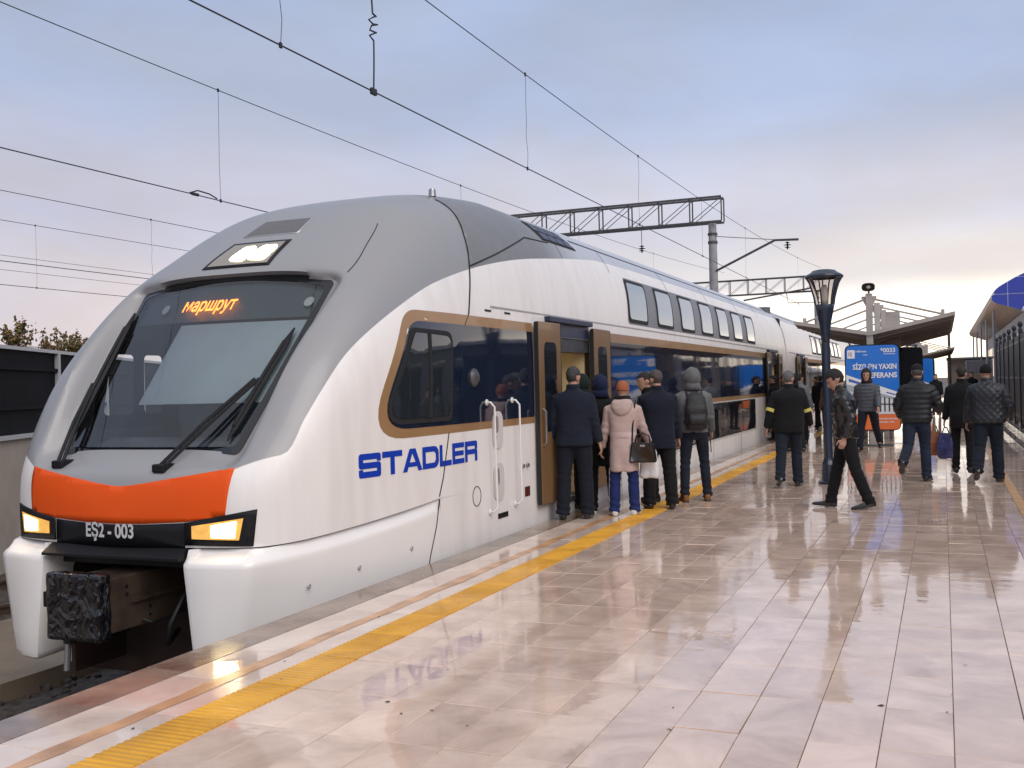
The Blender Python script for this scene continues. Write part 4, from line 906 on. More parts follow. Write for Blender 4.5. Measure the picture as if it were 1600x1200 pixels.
# ================================================================ PLATFORM FURNITURE
NAVY = mm('navy_paint', (.016, .026, .048), .35, var=.2, coat=.3)
LGLASS = glass_mat('lamp_glass', (.80, .77, .74), 1, 1.35)
def street_lamp(x, y, label, sc=1.):
    l = empty('street_lamp', (x, y, 0), 0, label, 'street lamp', 'platform lamps')
    MB().lathe([(.16,0),(.16,.04),(.11,.06),(.10,.30),(.075,.36),(.066,.40),(.066,1.5),(.062,2.15)], n=16).build('post', NAVY, l, smooth=False)
    MB().lathe([(.062,2.15),(.07,2.3),(.09,2.45),(.125,2.62),(.145,2.72),(.14,2.73)], n=16).build('neck', NAVY, l, smooth=True)
    gl = MB().lathe([(.135,2.73),(.15,2.83),(.18,2.95),(.215,3.06),(.25,3.13)], n=24, cap=False).build('lamp_glass', LGLASS, l, smooth=True)
    for k in range(6):
        a = k*math.pi/3+.3; MB().tube([((r+.006)*math.cos(a), (r+.006)*math.sin(a), z) for r, z in ((.135,2.72),(.15,2.83),(.18,2.95),(.215,3.06),(.262,3.14))], .011, 5).build('rib', NAVY, l)
    MB().lathe([(.045,2.73),(.05,2.8),(.05,2.98),(.03,3.03)], n=10).build('bulb', mm('lamp_bulb', (.7, .66, .62), .4), l, smooth=True)
    MB().lathe([(.245,3.125),(.285,3.135),(.285,3.165),(.25,3.19),(.20,3.215),(.17,3.245),(.10,3.26),(.0,3.265)], n=28, cap=False).build('lamp_cap', NAVY, l, smooth=True)
    l.scale = (sc, sc, sc); return l
street_lamp(-1.64, 16.41, 'navy street lamp with flared glass head, nearest on the platform')
street_lamp(-1.55, 33.0, 'navy street lamp half hidden behind the blue advertising board'); street_lamp(-1.4, 55, 'farthest navy street lamp, beneath the distant canopy')
# ---- platform canopies
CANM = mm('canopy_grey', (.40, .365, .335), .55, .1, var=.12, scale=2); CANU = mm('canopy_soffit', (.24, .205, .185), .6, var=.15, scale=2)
def canopy(y0, L, x, label, n=4, zpole=3.6):
    c = empty('platform_canopy', (x, y0, 0), 0, label, 'canopy', 'platform canopies')
    for s, xt, zt in ((-1, -1.74, 3.0), (1, 1.88, 3.06)):
        q = [(0, 2.60), (xt, zt-.06), (xt, zt+.03), (0, 2.69)]
        MB().prism(q, 0, L, 'y').build('wing', CANM, c)
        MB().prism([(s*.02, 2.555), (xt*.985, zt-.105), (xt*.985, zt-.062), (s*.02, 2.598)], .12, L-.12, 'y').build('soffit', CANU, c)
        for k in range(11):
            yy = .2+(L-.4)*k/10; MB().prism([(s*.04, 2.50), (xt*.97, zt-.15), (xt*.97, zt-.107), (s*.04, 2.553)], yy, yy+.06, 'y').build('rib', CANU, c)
        for k in range(n):
            yy = .1+(L-.2)*k/(n-1); MB().tube([(s*.07, yy, zpole-.12), (xt*.86, yy, zt-.02)], .026, 6).build('tie_rod', CANM, c)
            MB().box(xt*.86-.04, xt*.86+.04, yy-.03, yy+.03, zt-.03, zt+.09).build('rod_bracket', CANM, c)
    for k in range(n):
        yy = .1+(L-.2)*k/(n-1); MB().box(-.075, .075, yy-.075, yy+.075, 0, zpole, .01).build('post', CANM, c)
        MB().prism([(-.075, zpole-.3), (-.17, zpole-.1), (-.17, zpole-.06), (.17, zpole-.06), (.17, zpole-.1), (.075, zpole-.3)], yy-.02, yy+.02, 'y').build('gusset', CANM, c)
    MB().box(.2, .55, L*.35, L*.35+.4, 2.0, 3.35).build('service_duct', CANM, c)
    return c
can = canopy(26, 10, -1.59, 'grey butterfly canopy with tie rods above the blue advertising board')
canopy(58, 12, -1.3, 'smaller looking distant butterfly canopy further along the platform'); 
# loudspeaker on the first post
sp_ = empty('loudspeaker', (-1.59, 26.1, 3.6), 0, 'beige oval loudspeaker on top of the canopy post', 'loudspeaker')
b = MB()
for k in range(7):
    pass
V = []; F = []; n = 20
for j, (y, f) in enumerate(((-.14, 1.0), (-.13, 1.06), (-.02, .98), (.12, .7), (.16, .4))):
    for k in range(n):
        a = 2*math.pi*k/n; V.append((math.copysign(abs(math.cos(a))**.7, math.cos(a))*.145*f, y, .15+math.copysign(abs(math.sin(a))**.7, math.sin(a))*.095*f))
for j in range(4):
    for k in range(n): F.append((j*n+k, j*n+(k+1) % n, (j+1)*n+(k+1) % n, (j+1)*n+k))
F.append(tuple(range(4*n, 5*n)))
MB().add(V, F).build('horn', mm('horn_beige', (.42, .36, .29), .6), sp_, smooth=True)
MB().add([(math.cos(2*math.pi*k/n)*.125, -.10, .15+math.sin(2*math.pi*k/n)*.08) for k in range(n)], [tuple(range(n))]).build('horn_throat', BLACK, sp_); MB().ell((0, -.10, .15), (.05, .02, .04), 10, 6).build('horn_driver', mm('horn_beige'), sp_); MB().box(-.02, .02, -.02, .02, 0, .07).build('bracket', DKSTEEL, sp_)

# ---- blue advertising board
def board(x, y, rz, label, full=True, sc=1.):
    a = empty('advertising_board', (x, y, 0), rz, label, 'advertising board', 'advertising boards'); a.scale = (sc, sc, sc)
    o = roundpoly([(-.61, .36), (.61, .36), (.61, 2.38), (-.61, 2.38)], .16, 6)
    MB().prism(o, 0, .18, 'y').build('case', BLACK, a)
    i = roundpoly([(-.585, .745), (.585, .745), (.585, 2.355), (-.585, 2.355)], [0, 0, .14, .14], 6)
    BL = mm('poster_blue', (.005, .155, .60), .3, var=.06, scale=1, coat=.3); pf = lambda u, v, d: (u, -.003-d, v)
    bl_ = link('poster', orient(patch_me(i, pf, (), (), 0), (0, -1, 0)), BL, a)
    j = roundpoly([(-.585, .385), (.585, .385), (.585, .74), (-.585, .74)], [.1, .1, 0, 0], 6)
    link('footer', orient(patch_me(j, pf, (), (), 0), (0, -1, 0)), mm('poster_orange', (.72, .16, .035), .35, coat=.3), a)
    # photo part of the poster: sloping building picture with railing
    q = lambda nm, pts, m, dd: link(nm, orient(patch_me(pts, lambda u, v, d: (u, -.003-dd, v), (), (), 0), (0, -1, 0)), m, bl_)
    PW = mm('print_white', (.75, .76, .78), .4); PG = mm('print_grey', (.33, .38, .43), .4); PB = mm('print_black', (.02, .022, .03), .4)
    q('print_sky', [(-.585, .745), (.585, .745), (.585, 1.22), (.1, 1.38), (-.585, 1.60)], PG, .002)
    q('print_fascia', [(-.585, 1.46), (.585, 1.10), (.585, 1.24), (-.585, 1.68)], PW, .004)
    q('print_fascia_mark', [(.30, 1.235), (.50, 1.175), (.50, 1.205), (.30, 1.265)], mm('print_blue', (.05, .12, .45), .4), .006); q('print_fascia_mark', [(-.53, 1.52), (-.2, 1.42), (-.2, 1.47), (-.53, 1.59)], mm('print_blue'), .006)
    q('print_floor', [(-.585, .745), (.585, .745), (.585, 1.05), (-.585, 1.30)], mm('print_pale', (.62, .64, .66), .4), .003)
    for k in range(12):
        u = -.54+.098*k; q('print_railing', [(u, .80), (u+.03, .80), (u+.03, 1.28-.17*(u+.585)), (u, 1.28-.17*(u+.585))], PB, .007)
    q('print_railing', [(-.585, 1.0), (.585, .95), (.585, .975), (-.585, 1.025)], PB, .0075)
    if full:
        T = lambda s, size, u0, v0, al='LEFT', b=.004, sx=1., m=PW, d=.009, p=bl_: link('lettering', orient(text_me(s, size, lambda u, v: (u0+u, -.003-d, v0+v), b, sx, align=al), (0, -1, 0)), m, p)
        T('SİZƏ ƏN YAXIN', .165, .54, 1.80, 'RIGHT', .005, .80); T('REFERANS', .165, .54, 1.60, 'RIGHT', .005, .9); T('*0033', .135, .52, 2.185, 'RIGHT', .003); T('referans', .075, -.37, 2.20, 'LEFT', .001)
        q('print_line', [(.25, 2.14), (.51, 2.14), (.51, 2.152), (.25, 2.152)], PW, .009); q('print_line', [(-.2, 2.13), (-.1, 2.13), (-.1, 2.142), (-.2, 2.142)], PW, .009)
        q('print_badge', roundpoly([(-.55, 2.06), (-.38, 2.06), (-.38, 2.26), (-.55, 2.26)], .02), PW, .009); q('print_badge_mark', [(-.475, 2.10), (-.455, 2.10), (-.455, 2.21), (-.475, 2.21)], mm('print_red', (.45, .05, .08), .4), .011); q('print_badge_mark', [(-.52, 2.12), (-.50, 2.12), (-.50, 2.21), (-.52, 2.21)], mm('print_violet', (.3, .25, .5), .4), .011)
        T('referans laboratoriyası', .066, .05, .62, 'LEFT', .001, .8); T('xidmətinizdə, 7/24', .066, .05, .54, 'LEFT', .001, .8)
    MB().box(-.09, .09, .03, .15, .02, .36).build('leg', CANM, a); MB().box(-.42, .42, -.12, .30, 0, .03).build('foot_plate', DKSTEEL, a)
    return a
board(-1.53, 26-.34, R(3), 'tall rounded blue advertising board with white lettering and orange foot')
# back-to-back board turned away behind it
bk = empty('advertising_board', (-.72, 28.6, 0), R(64), 'black backed advertising board just right of the blue one', 'advertising board', 'advertising boards')
MB().prism(roundpoly([(-.55, .4), (.55, .4), (.55, 2.36), (-.55, 2.36)], .16, 6), 0, .2, 'y').build('case', BLACK, bk); MB().box(-.09, .09, .04, .16, 0, .4).build('leg', CANM, bk)
board(-.95, 47, R(-14), 'distant blue advertising board further along the platform', False)

# ---- fence on the kerb at the right
FNC = mm('fence_navy', (.014, .020, .032), .45, var=.2)
fence = empty('metal_fence', (1.86, 0, .2), 0, 'dark navy metal picket fence on the stepped kerb at the right', 'fence')
pk = MB().box(-.018, .018, -.036, .036, .12, 2.42).me('picket'); pk.materials.append(FNC)
rl_ = MB().box(-.022, .022, 0, 2.4, -.03, .03).me('rail'); rl_.materials.append(FNC)
fpb = MB().box(-.05, .05, -.05, .05, 0, 2.55); fpb.lathe([(.05,2.55),(.03,2.6),(.062,2.66),(.06,2.71),(.03,2.76)], n=10); fp = fpb.me('fence_post'); fp.materials.append(FNC)
ball = MB().lathe([(.02,2.42),(.035,2.46),(.02,2.52)], n=8).me('finial'); ball.materials.append(FNC)
for k in range(9):
    y = 22.2+2.5*k
    o = bpy.data.objects.new('fence_post', fp); COL.objects.link(o); o.parent = fence; o.location = (0, y, 0)
    if k < 8:
        for z in (.28, 1.3, 2.25): o = bpy.data.objects.new('fence_rail', rl_); COL.objects.link(o); o.parent = fence; o.location = (0, y+.05, z)
        for j in range(20):
            for me in (pk,):
                o = bpy.data.objects.new('picket', me); COL.objects.link(o); o.parent = fence; o.location = (0, y+.12+j*.119, 0)
# globe light on the near post
setp(MB().ell((1.86, 27.3, 3.12), (.10, .10, .10), 16, 10).build('globe_lamp', mm('globe_glass', (.7, .69, .67), .25, coat=.5), smooth=True), 'small white globe lamp on top of a fence post', 'lamp')

# ---- station building with blue fascia and ribbed awning
ST = empty('station_building', (0, 45, 0), 0, 'station building with blue tiled fascia and ribbed metal awning at the right', 'building')
pr_top = pchip([1.80,1.9,2.43,3.0,4.5,8.0], [4.62,4.86,5.25,5.54,5.95,6.2]); pr_bot = pchip([1.80,1.9,2.1,2.41,2.97,4.5,8.0], [4.62,4.45,4.36,4.26,4.06,3.8,3.7])
xs = [1.80,1.82,1.85,1.9,2.0,2.1,2.25,2.43,2.7,3.0,3.6,4.5,6,8]
up = [(x, pr_top(x)) for x in xs]; dn = [(x, pr_bot(x)) for x in xs]
BLUF = mm('fascia_blue', (.008, .035, .36), .25, coat=.5); AWN = mm('awning_metal', (.72, .62, .50), .3, .6, var=.12, scale=3)
outl = up+list(reversed(dn[1:]))
MB().prism(outl, .06, 37, 'y').build('awning_core', mm('awning_core', (.25, .25, .26), .6), ST)
# fascia panels: blue tiles with pale joints
o = [(x, z) for x, z in outl]; MB().prism([(x, z) for x, z in outl], 0, .05, 'y').build('fascia_backing', mm('joint_pale', (.55, .58, .62), .5), ST)
for x0, x1 in ((1.84, 2.40), (2.425, 3.02), (3.045, 3.64), (3.665, 4.6), (4.625, 6)):
    for lo, hi in ((3.5, 4.745), (4.77, 5.4), (5.425, 6.2)):
        c = []
        n_ = 6
        top = [(x0+(x1-x0)*k/n_, min(hi, pr_top(x0+(x1-x0)*k/n_)-.012)) for k in range(n_+1)]; bot = [(x0+(x1-x0)*k/n_, max(lo, pr_bot(x0+(x1-x0)*k/n_)+.012)) for k in range(n_+1)]
        keep = [(a, b_) for a, b_ in zip(top, bot) if a[1]-b_[1] > .015]
        if len(keep) < 2: continue
        MB().prism([a for a, _ in keep]+[b_ for _, b_ in reversed(keep)], -.012, .002, 'y').build('fascia_panel', BLUF, ST)
# ribbed soffit strips running across the awning
rb = MB(); seg = [(x, pr_bot(x)) for x in (1.80,1.82,1.85,1.9,2.0,2.1,2.25,2.43,2.7,2.95)]
nose_ = [(x, pr_top(x)) for x in (2.0,1.9,1.85,1.82)]
sec = nose_+seg
for k in range(150):
    y = .06+k*.245
    rb.add([(x-.0, y+.01, z) for x, z in sec]+[(x-.02, y+.12, z-.02 if x > 1.83 else z) for x, z in sec]+[(x, y+.235, z) for x, z in sec],
           [(i, i+1, i+1+len(sec), i+len(sec)) for i in range(len(sec)-1)]+[(i+len(sec), i+1+len(sec), i+1+2*len(sec), i+2*len(sec)) for i in range(len(sec)-1)])
setp(rb.build('awning_cladding', AWN, ST, smooth=False), kind='stuff')
STW = mm('station_wall', (.30, .30, .33), .6, var=.1)
MB().box(2.98, 9, .3, 37, 0, 4.05).build('wall', STW, ST)
for k in range(9):
    y = 1+4*k; w = MB().box(2.955, 2.985, y, y+2.8, 1.1, 3.3).build('window', DKGLASS, ST); MB().box(2.935, 2.965, y+1.37, y+1.43, 1.1, 3.3).build('mullion', POSTM, w); MB().box(2.93, 2.985, y-.06, y+2.86, 1.02, 1.10).build('sill', POSTM, w)
for k in range(5): MB().tube([(2.05, 4+8*k, .0), (2.05, 4+8*k, 4.36)], .05, 8).build('awning_post', POSTM, ST)
# added block right of the fence, out of frame, to darken the train glass reflections
RBLOCK = empty('reflection_block', (0, 0, 0), 0, 'grey station annex wall standing behind the navy fence at the right', 'building')
MB().box(5.2, 9, 6, 44, -.2, 3.5).build('wall', mm('reflection_block_wall', (.16, .165, .18), .7, var=.15), RBLOCK)
for k in range(9):
    y = 7.5+4*k; w = MB().box(5.17, 5.205, y, y+2.4, .9, 2.9).build('window', DKGLASS, RBLOCK); MB().box(5.15, 5.18, y+1.17, y+1.23, .9, 2.9).build('mullion', POSTM, w)
MB().box(4.9, 9.1, 5.9, 44.1, 3.5, 3.7).build('eave', POSTM, RBLOCK)
# ---- far end of the platform: pale kiosk, mast, cone, low sheds
K = empty('kiosk', (1.1, 66, 0), 0, 'pale flat-roofed kiosk with red lower panel at the far platform end', 'kiosk')
KW = mm('kiosk_cream', (.50, .44, .37), .6, var=.1)
MB().box(-.85, .05, 0, 6, 0, 2.55).build('side_bay', KW, K); MB().box(.07, 1.55, -.3, 6, 0, 2.5).build('main_bay', mm('kiosk_white', (.55, .54, .54), .5), K)
MB().box(-.9, 1.65, -.4, 6.1, 2.56, 2.66).build('roof', POSTM, K); MB().box(.2, 1.4, -.34, -.3, 1.75, 2.4).build('front_window', mm('kiosk_glass', (.16, .18, .22), .1, coat=.5), K)
MB().box(.2, 1.4, -.33, -.3, 1.3, 1.68).build('menu_panel', mm('kiosk_panel', (.50, .36, .26), .5), K); MB().box(.3, .75, -.34, -.3, .85, 1.15).build('hatch', mm('kiosk_hatch', (.35, .42, .48), .3), K); MB().box(.2, 1.4, -.335, -.3, .2, .75).build('red_panel', mm('kiosk_red', (.28, .03, .03), .5), K)
setp(MB().lathe([(.09,0),(.07,4.2)], (.33, 60.5, -.0), 10).build('mast', DKSTEEL), 'slender dark mast standing before the pale kiosk', 'mast')
cn = empty('traffic_cone', (.42, 57, 0), 0, 'small orange traffic cone on the far platform', 'traffic cone'); MB().lathe([(.13,.03),(.03,.55)], n=12).build('cone', ORANGE, cn, smooth=True); MB().box(-.17, .17, -.17, .17, 0, .03).build('base', BLACK, cn)
for k, (x, y, w, l, h, c) in enumerate(((4, 120, 8, 20, 4.0, (.30, .28, .27)), (14, 150, 14, 25, 6, (.34, .31, .29)), (-34, 170, 18, 20, 5, (.33, .30, .29)))):
    s_ = empty('shed', (x, y, -1.5), 0, ('low grey shed beyond the kiosk', 'larger grey shed behind the station building', 'far pale shed beyond the train')[k], 'shed')
    MB().box(0, w, 0, l, 0, h).build('wall', mm('shed%d' % k, c, .8, var=.1), s_); MB().prism([(-.4, h), (w+.4, h), (w/2, h+1.2)], -.3, l+.3, 'y').build('roof', POSTM, s_)

# ================================================================ PEOPLE
SKIN = mm('skin', (.42, .235, .165), .5, var=.06, scale=20); 
def cloth(k, col=(.1, .1, .1), rough=.85, var=.12, bump=.25, bs=220, coat=0., sheen=.04, spec=.25): return mm(k, tuple(c*.72 if max(col) < .1 else c for c in col), rough, var=var, scale=6, bump=bump, bscale=bs, coat=coat, sheen=sheen, spec=spec)
def rings(mb, R_, n=18, ex=2.4):
    V = []; F = []
    for c, ax, ay in R_:
        for k in range(n):
            t = 2*math.pi*k/n; a, b_ = math.cos(t), math.sin(t); V.append(Vector(c)+Vector(ax)*math.copysign(abs(a)**(2/ex), a)+Vector(ay)*math.copysign(abs(b_)**(2/ex), b_))
    for j in range(len(R_)-1):
        for k in range(n): F.append((j*n+k, j*n+(k+1) % n, (j+1)*n+(k+1) % n, (j+1)*n+k))
    F.append(tuple(range(n-1, -1, -1))); F.append(tuple(range((len(R_)-1)*n, len(R_)*n))); mb.add(V, F)
def fold(a1=.007, s1=7, a2=.003, s2=17, seed=0):
    o = Vector((seed*3.7, seed*1.9, seed*2.3))
    return lambda c, n_: a1*noise.noise(Vector((c.x, c.y, c.z*.8))*s1+o)+a2*noise.noise(Vector((c.x, c.y, c.z*1.6))*s2+o)
def skel(H, P):
    k = H/1.75; S = {}; V3 = Vector
    ln = R(P.get('lean', 3)); up = V3((R(P.get('sway', 0)), math.sin(ln), math.cos(ln))).normalized(); fw = V3((0, math.cos(ln), -math.sin(ln))); rt = V3((1, 0, 0))
    legs = P.get('legs', ((2, 4, 2), (2, 4, 2))); feet = []
    for s, lg in zip((-1, 1), legs):
        a, kn, ab = R(lg[0]), R(lg[1]), R(lg[2]); hip = V3((s*.092*k, 0, -.02*k)); d1 = V3((s*math.sin(ab), math.sin(a), -math.cos(a))).normalized(); d2 = V3((s*math.sin(ab)*.6, math.sin(a-kn), -math.cos(a-kn))).normalized()
        kne = hip+d1*.425*k; ank = kne+d2*.405*k; fp_ = R(lg[3]) if len(lg) > 3 else 0
        to = V3((s*.18, math.cos(fp_), math.sin(fp_))).normalized(); yaw_ = 0
        un = to.cross(V3((1, 0, 0))).normalized(); un = -un if un.z > 0 else un
        sole = min((ank+un*.085*k-to*.06*k).z, (ank+un*.085*k+to*.17*k).z); feet.append((hip, kne, ank, to, un, sole))
    hp = -min(f[5] for f in feet); off = V3((0, 0, hp)); S['pel'] = off
    S['feet'] = [tuple(x+off for x in f[:3])+(f[3], f[4]) for f in feet]
    S['up'], S['fw'], S['rt'], S['k'] = up, fw, rt, k
    S['neck'] = off+up*.545*k; S['arms'] = []
    for s, ar in zip((-1, 1), P.get('arms', ((4, 8, 10), (4, 8, 10)))):
        sh_ = off+up*.452*k+rt*s*.178*k; fl, ab, el_ = R(ar[0]), R(ar[1]), R(ar[2]); inn = R(ar[3]) if len(ar) > 3 else 0
        d1 = V3((s*math.sin(ab), math.sin(fl)*math.cos(ab), -math.cos(fl)*math.cos(ab))).normalized(); d2 = V3((s*math.sin(ab-inn), math.sin(fl+el_)*math.cos(ab), -math.cos(fl+el_)*math.cos(ab))).normalized()
        e = sh_+d1*.285*k; w = e+d2*.25*k; S['arms'].append((sh_, e, w, d2, s))
    hy, hpch = R(P.get('head', (0, 0))[0]), R(P.get('head', (0, 0))[1])
    Mh = Matrix.Rotation(hy, 3, 'Z') @ Matrix.Rotation(-hpch, 3, 'X'); S['Mh'] = Mh
    S['hc'] = S['neck']+up*.055*k+Mh @ V3((0, .018*k, .085*k)); return S
def head_rings(S):
    k, Mh, hc = S['k'], S['Mh'], S['hc']; r = []
    for z, a, b_, y in ((-.118,.022,.024,.052),(-.108,.038,.042,.04),(-.085,.052,.062,.026),(-.05,.062,.082,.012),(-.01,.070,.092,.003),(.03,.074,.097,-.002),(.065,.070,.092,-.006),(.09,.058,.076,-.008),(.108,.036,.05,-.008),(.116,.012,.018,-.008)):
        r.append((hc+Mh @ Vector((0, y*k, z*k)), Mh @ Vector((a*k, 0, 0)), Mh @ Vector((0, b_*k, 0))))
    return r
def hand(mb, S, arm, curl=.35):
    sh_, e, w, d, s = arm; k = S['k']; f = Vector((0, 1, 0)); f = (f-d*f.dot(d)).normalized(); n_ = d.cross(f)*s
    rings(mb, [(w-d*.03*k, f*.026*k, n_*.02*k), (w+d*.01*k, f*.03*k, n_*.019*k), (w+d*.05*k, f*.042*k, n_*.016*k), (w+d*.088*k, f*.040*k, n_*.014*k), (w+d*.096*k, f*.03*k, n_*.010*k)], 12, 2.6)
    for j, (o, l) in enumerate(((.030,.070),(.010,.078),(-.010,.072),(-.029,.056))):
        b0 = w+d*.082*k+f*o*k; p = [b0]; a = .15
        for q in range(3): a += curl; p.append(p[-1]+(d*math.cos(a)-n_*math.sin(a)*1.0)*l*k*(.42, .33, .25)[q])
        mb.tube(p, [.0092*k, .009*k, .0084*k, .006*k], 8)
    b0 = w+d*.028*k+f*.034*k; mb.tube([b0-f*.012*k, b0+(f*.65+d*.6)*.032*k, b0+(f*.7+d*1.35)*.042*k, b0+(f*.55+d*1.9)*.045*k], [.013*k, .011*k, .0095*k, .007*k], 8)
def torso_rings(S, prof):
    up, fw, rt, p, k = S['up'], S['fw'], S['rt'], S['pel'], S['k']; r = []
    for z, a, b_, y in prof:
        c = p+(up*z*k if z > 0 else Vector((0, 0, z*k)))+fw*y*k; r.append((c, rt*a*k, (fw if z > 0 else Vector((0, 1, 0)))*b_*k))
    return r
def person(x, y, face, H, label, P, top, hem=-.06, bulk=1., legs=None, shoes=None, head='hair', hcol=(.02, .016, .014), hood=None, style='coat', collar=True, voxs=.013, hemw=1., grp='people on the platform', skin=SKIN, wide=1., facefeat=False, bare_hands=True, hlen=0.):
    """face: heading in degrees, 0 = away from the camera along the track, 90 = towards the train"""
    S = skel(H, P); k = S['k']; seed = (x*7+y*3) % 11
    # body: one continuous skin mesh
    mb = MB(); rings(mb, head_rings(S), 18, 2.1); Mh, hc = S['Mh'], S['hc']
    T = lambda a, b_, c: hc+Mh @ (Vector((a, b_, c))*k)
    mb.tube([T(0,.088,.02), T(0,.108,-.018), T(0,.112,-.032), T(0,.09,-.04)], [.008*k,.012*k,.014*k,.008*k], 8)
    for s in (-1, 1): rings(mb, [(T(s*.070,-.012,-.035), Mh @ Vector((.006*k,0,0)), Mh @ Vector((0,.010*k,0))), (T(s*.078,-.014,-.005), Mh @ Vector((.009*k,0,0)), Mh @ Vector((0,.017*k,0))), (T(s*.078,-.016,.022), Mh @ Vector((.007*k,0,0)), Mh @ Vector((0,.012*k,0)))], 8)
    rings(mb, [(T(0,.078,-.066), Mh @ Vector((.026*k,0,0)), Mh @ Vector((0,.016*k,0))), (T(0,.084,-.060), Mh @ Vector((.024*k,0,0)), Mh @ Vector((0,.018*k,0))), (T(0,.078,-.054), Mh @ Vector((.022*k,0,0)), Mh @ Vector((0,.016*k,0)))], 8)
    mb.tube([S['pel']+S['up']*.40*k, S['neck'], hc-Mh @ Vector((0,.012*k,.02*k))], [.075*k, .057*k, .055*k], 12)
    rings(mb, torso_rings(S, [(-.10,.12,.085,0),(.05,.135,.09,0),(.18,.125,.085,0),(.35,.15,.095,0),(.47,.15,.08,0),(.54,.06,.055,0)]), 16)
    for a in S['arms']:
        mb.tube([a[0], a[1], a[2]], [.045*k, .035*k, .026*k], 10)
        if bare_hands: hand(mb, S, a)
    for hip, kne, ank, to, un in S['feet']: mb.tube([hip, kne, ank], [.075*k, .05*k, .038*k], 10); mb.tube([ank, ank+un*.04*k+to*.08*k], [.038*k, .03*k], 8)
    body = link('person', voxel(mb, .0085*k if H > 1 and voxs < .015 else .013, 1), skin, smooth=True); body.location = (x, y, 0); body.rotation_euler = (0, 0, R(face)); setp(body, label, 'person', grp)
    # trousers
    tm, tw = legs; mb = MB()
    pw2 = (.86 if hem < -.15 else 1.)*wide; pd = .86 if hem < -.15 else 1.
    rings(mb, torso_rings(S, [(.12,.158*pw2,.112*pd,0),(.05,.170*pw2,.122*pd,-.005),(-.03,.176*pw2,.128*pd,-.012),(-.09,.165*pw2,.115*pd,-.005),(-.12,.12,.09,0)]), 18)
    for (hip, kne, ank, to, un), s in zip(S['feet'], (-1, 1)):
        l2 = (ank-kne).normalized(); mb.tube([hip+Vector((0,0,.02*k)), hip.lerp(kne, .35), hip.lerp(kne, .75), kne, kne.lerp(ank, .4), kne.lerp(ank, .8), ank+l2*.035*k], [.088*k*tw, .086*k*tw, .072*k*tw, .066*k*tw, .066*k*tw, .062*k*tw, .065*k*tw], 14)
    me = voxel(mb, voxs, 3)
    ks = [f[1] for f in S['feet']]; an = [f[2] for f in S['feet']]
    def tf(c, n_):
        d = .004*noise.noise(c*9+Vector((seed,0,0))); 
        for q, amp in [(kk, .006) for kk in ks]+[(aa, .012) for aa in an]:
            r2 = (c-q).length; 
            if r2 < .18: d += amp*(1-r2/.18)*math.sin(c.z*75+c.x*20+c.y*14+seed)
        return d
    link('trousers', disp(me, tf), tm, body, smooth=True)
    # shoes
    for hip, kne, ank, to, un in S['feet']:
        sd_ = to.cross(un).normalized(); mb = MB(); sl_ = shoes[1] if len(shoes) > 1 else 1.
        o = ank+un*.0
        rings(mb, [(o-to*.075*k+un*.045*k, sd_*.022*k, un*.030*k), (o-to*.065*k+un*.038*k, sd_*.036*k, un*.045*k), (o-to*.01*k+un*.030*k, sd_*.042*k, un*.053*k), (o+to*.05*k+un*.045*k, sd_*.042*k, un*.038*k), (o+to*.11*k*sl_+un*.058*k, sd_*.047*k, un*.026*k), (o+to*.16*k*sl_+un*.063*k, sd_*.040*k, un*.021*k), (o+to*.19*k*sl_+un*.068*k, sd_*.018*k, un*.013*k)], 14, 2.6)
        sh_o = link('shoe', mb.me('shoe'), shoes[0], body, smooth=True)
        if len(shoes) > 2:
            mb = MB(); rings(mb, [(o-to*.078*k+un*.078*k, sd_*.03*k, un*.011*k), (o-to*.04*k+un*.078*k, sd_*.042*k, un*.011*k), (o+to*.1*k+un*.078*k, sd_*.048*k, un*.011*k), (o+to*.185*k+un*.076*k, sd_*.028*k, un*.011*k)], 12, 3); link('sole', mb.me('sole'), shoes[2], sh_o, smooth=True)
    # upper garment
    B = bulk; mb = MB()
    prof_ = [(hem,.175*B*hemw*wide,.130*B*hemw,-.004)]
    if hem < -.12: prof_ += [(hem*.5,.178*B*(1+hemw)/2*wide,.130*B*(1+hemw)/2,-.006)]
    prof_ += [(.0,.178*B*wide,.130*B,-.006),(.12,.172*B*wide,.124*B,-.002),(.25,.184*B,.128*B,0),(.34,.196*B,.130*B,-.004),(.41,.205*B,.120*B,-.008),(.455,.192*B,.104*B,-.008),(.49,.160*B,.090*B,-.006),(.52,.118*B,.080,-.003),(.54,.088,.074,0)]
    if collar: prof_ += [(.575,.074,.070,.006)]
    rings(mb, torso_rings(S, prof_), 24, 2.5)
    for sh_, e, w, d, s in S['arms']:
        mb.tube([sh_-Vector((s*.05*k,0,-.01*k)), sh_+Vector((s*.006*k,0,-.01*k)), sh_.lerp(e, .5), e, e.lerp(w, .5), w-d*.01*k], [.060*k*B, .066*k*B, .066*k*B, .060*k*B, .055*k*B, .048*k*B], 14)
    me = voxel(mb, voxs, 3); sp = S['pel']
    elb = [(a[0], a[1], a[2]) for a in S['arms']]
    base = fold(.007*B, 6.5, .003, 15, seed)
    def segs(c):
        best = None
        for a, b_ in [(A_[0], A_[1]) for A_ in elb]+[(A_[1], A_[2]) for A_ in elb]:
            ab = b_-a; t = max(0, min(1, (c-a).dot(ab)/ab.length_squared)); d = (c-(a+ab*t)).length
            if best is None or d < best[0]: best = (d, t*ab.length)
        return best
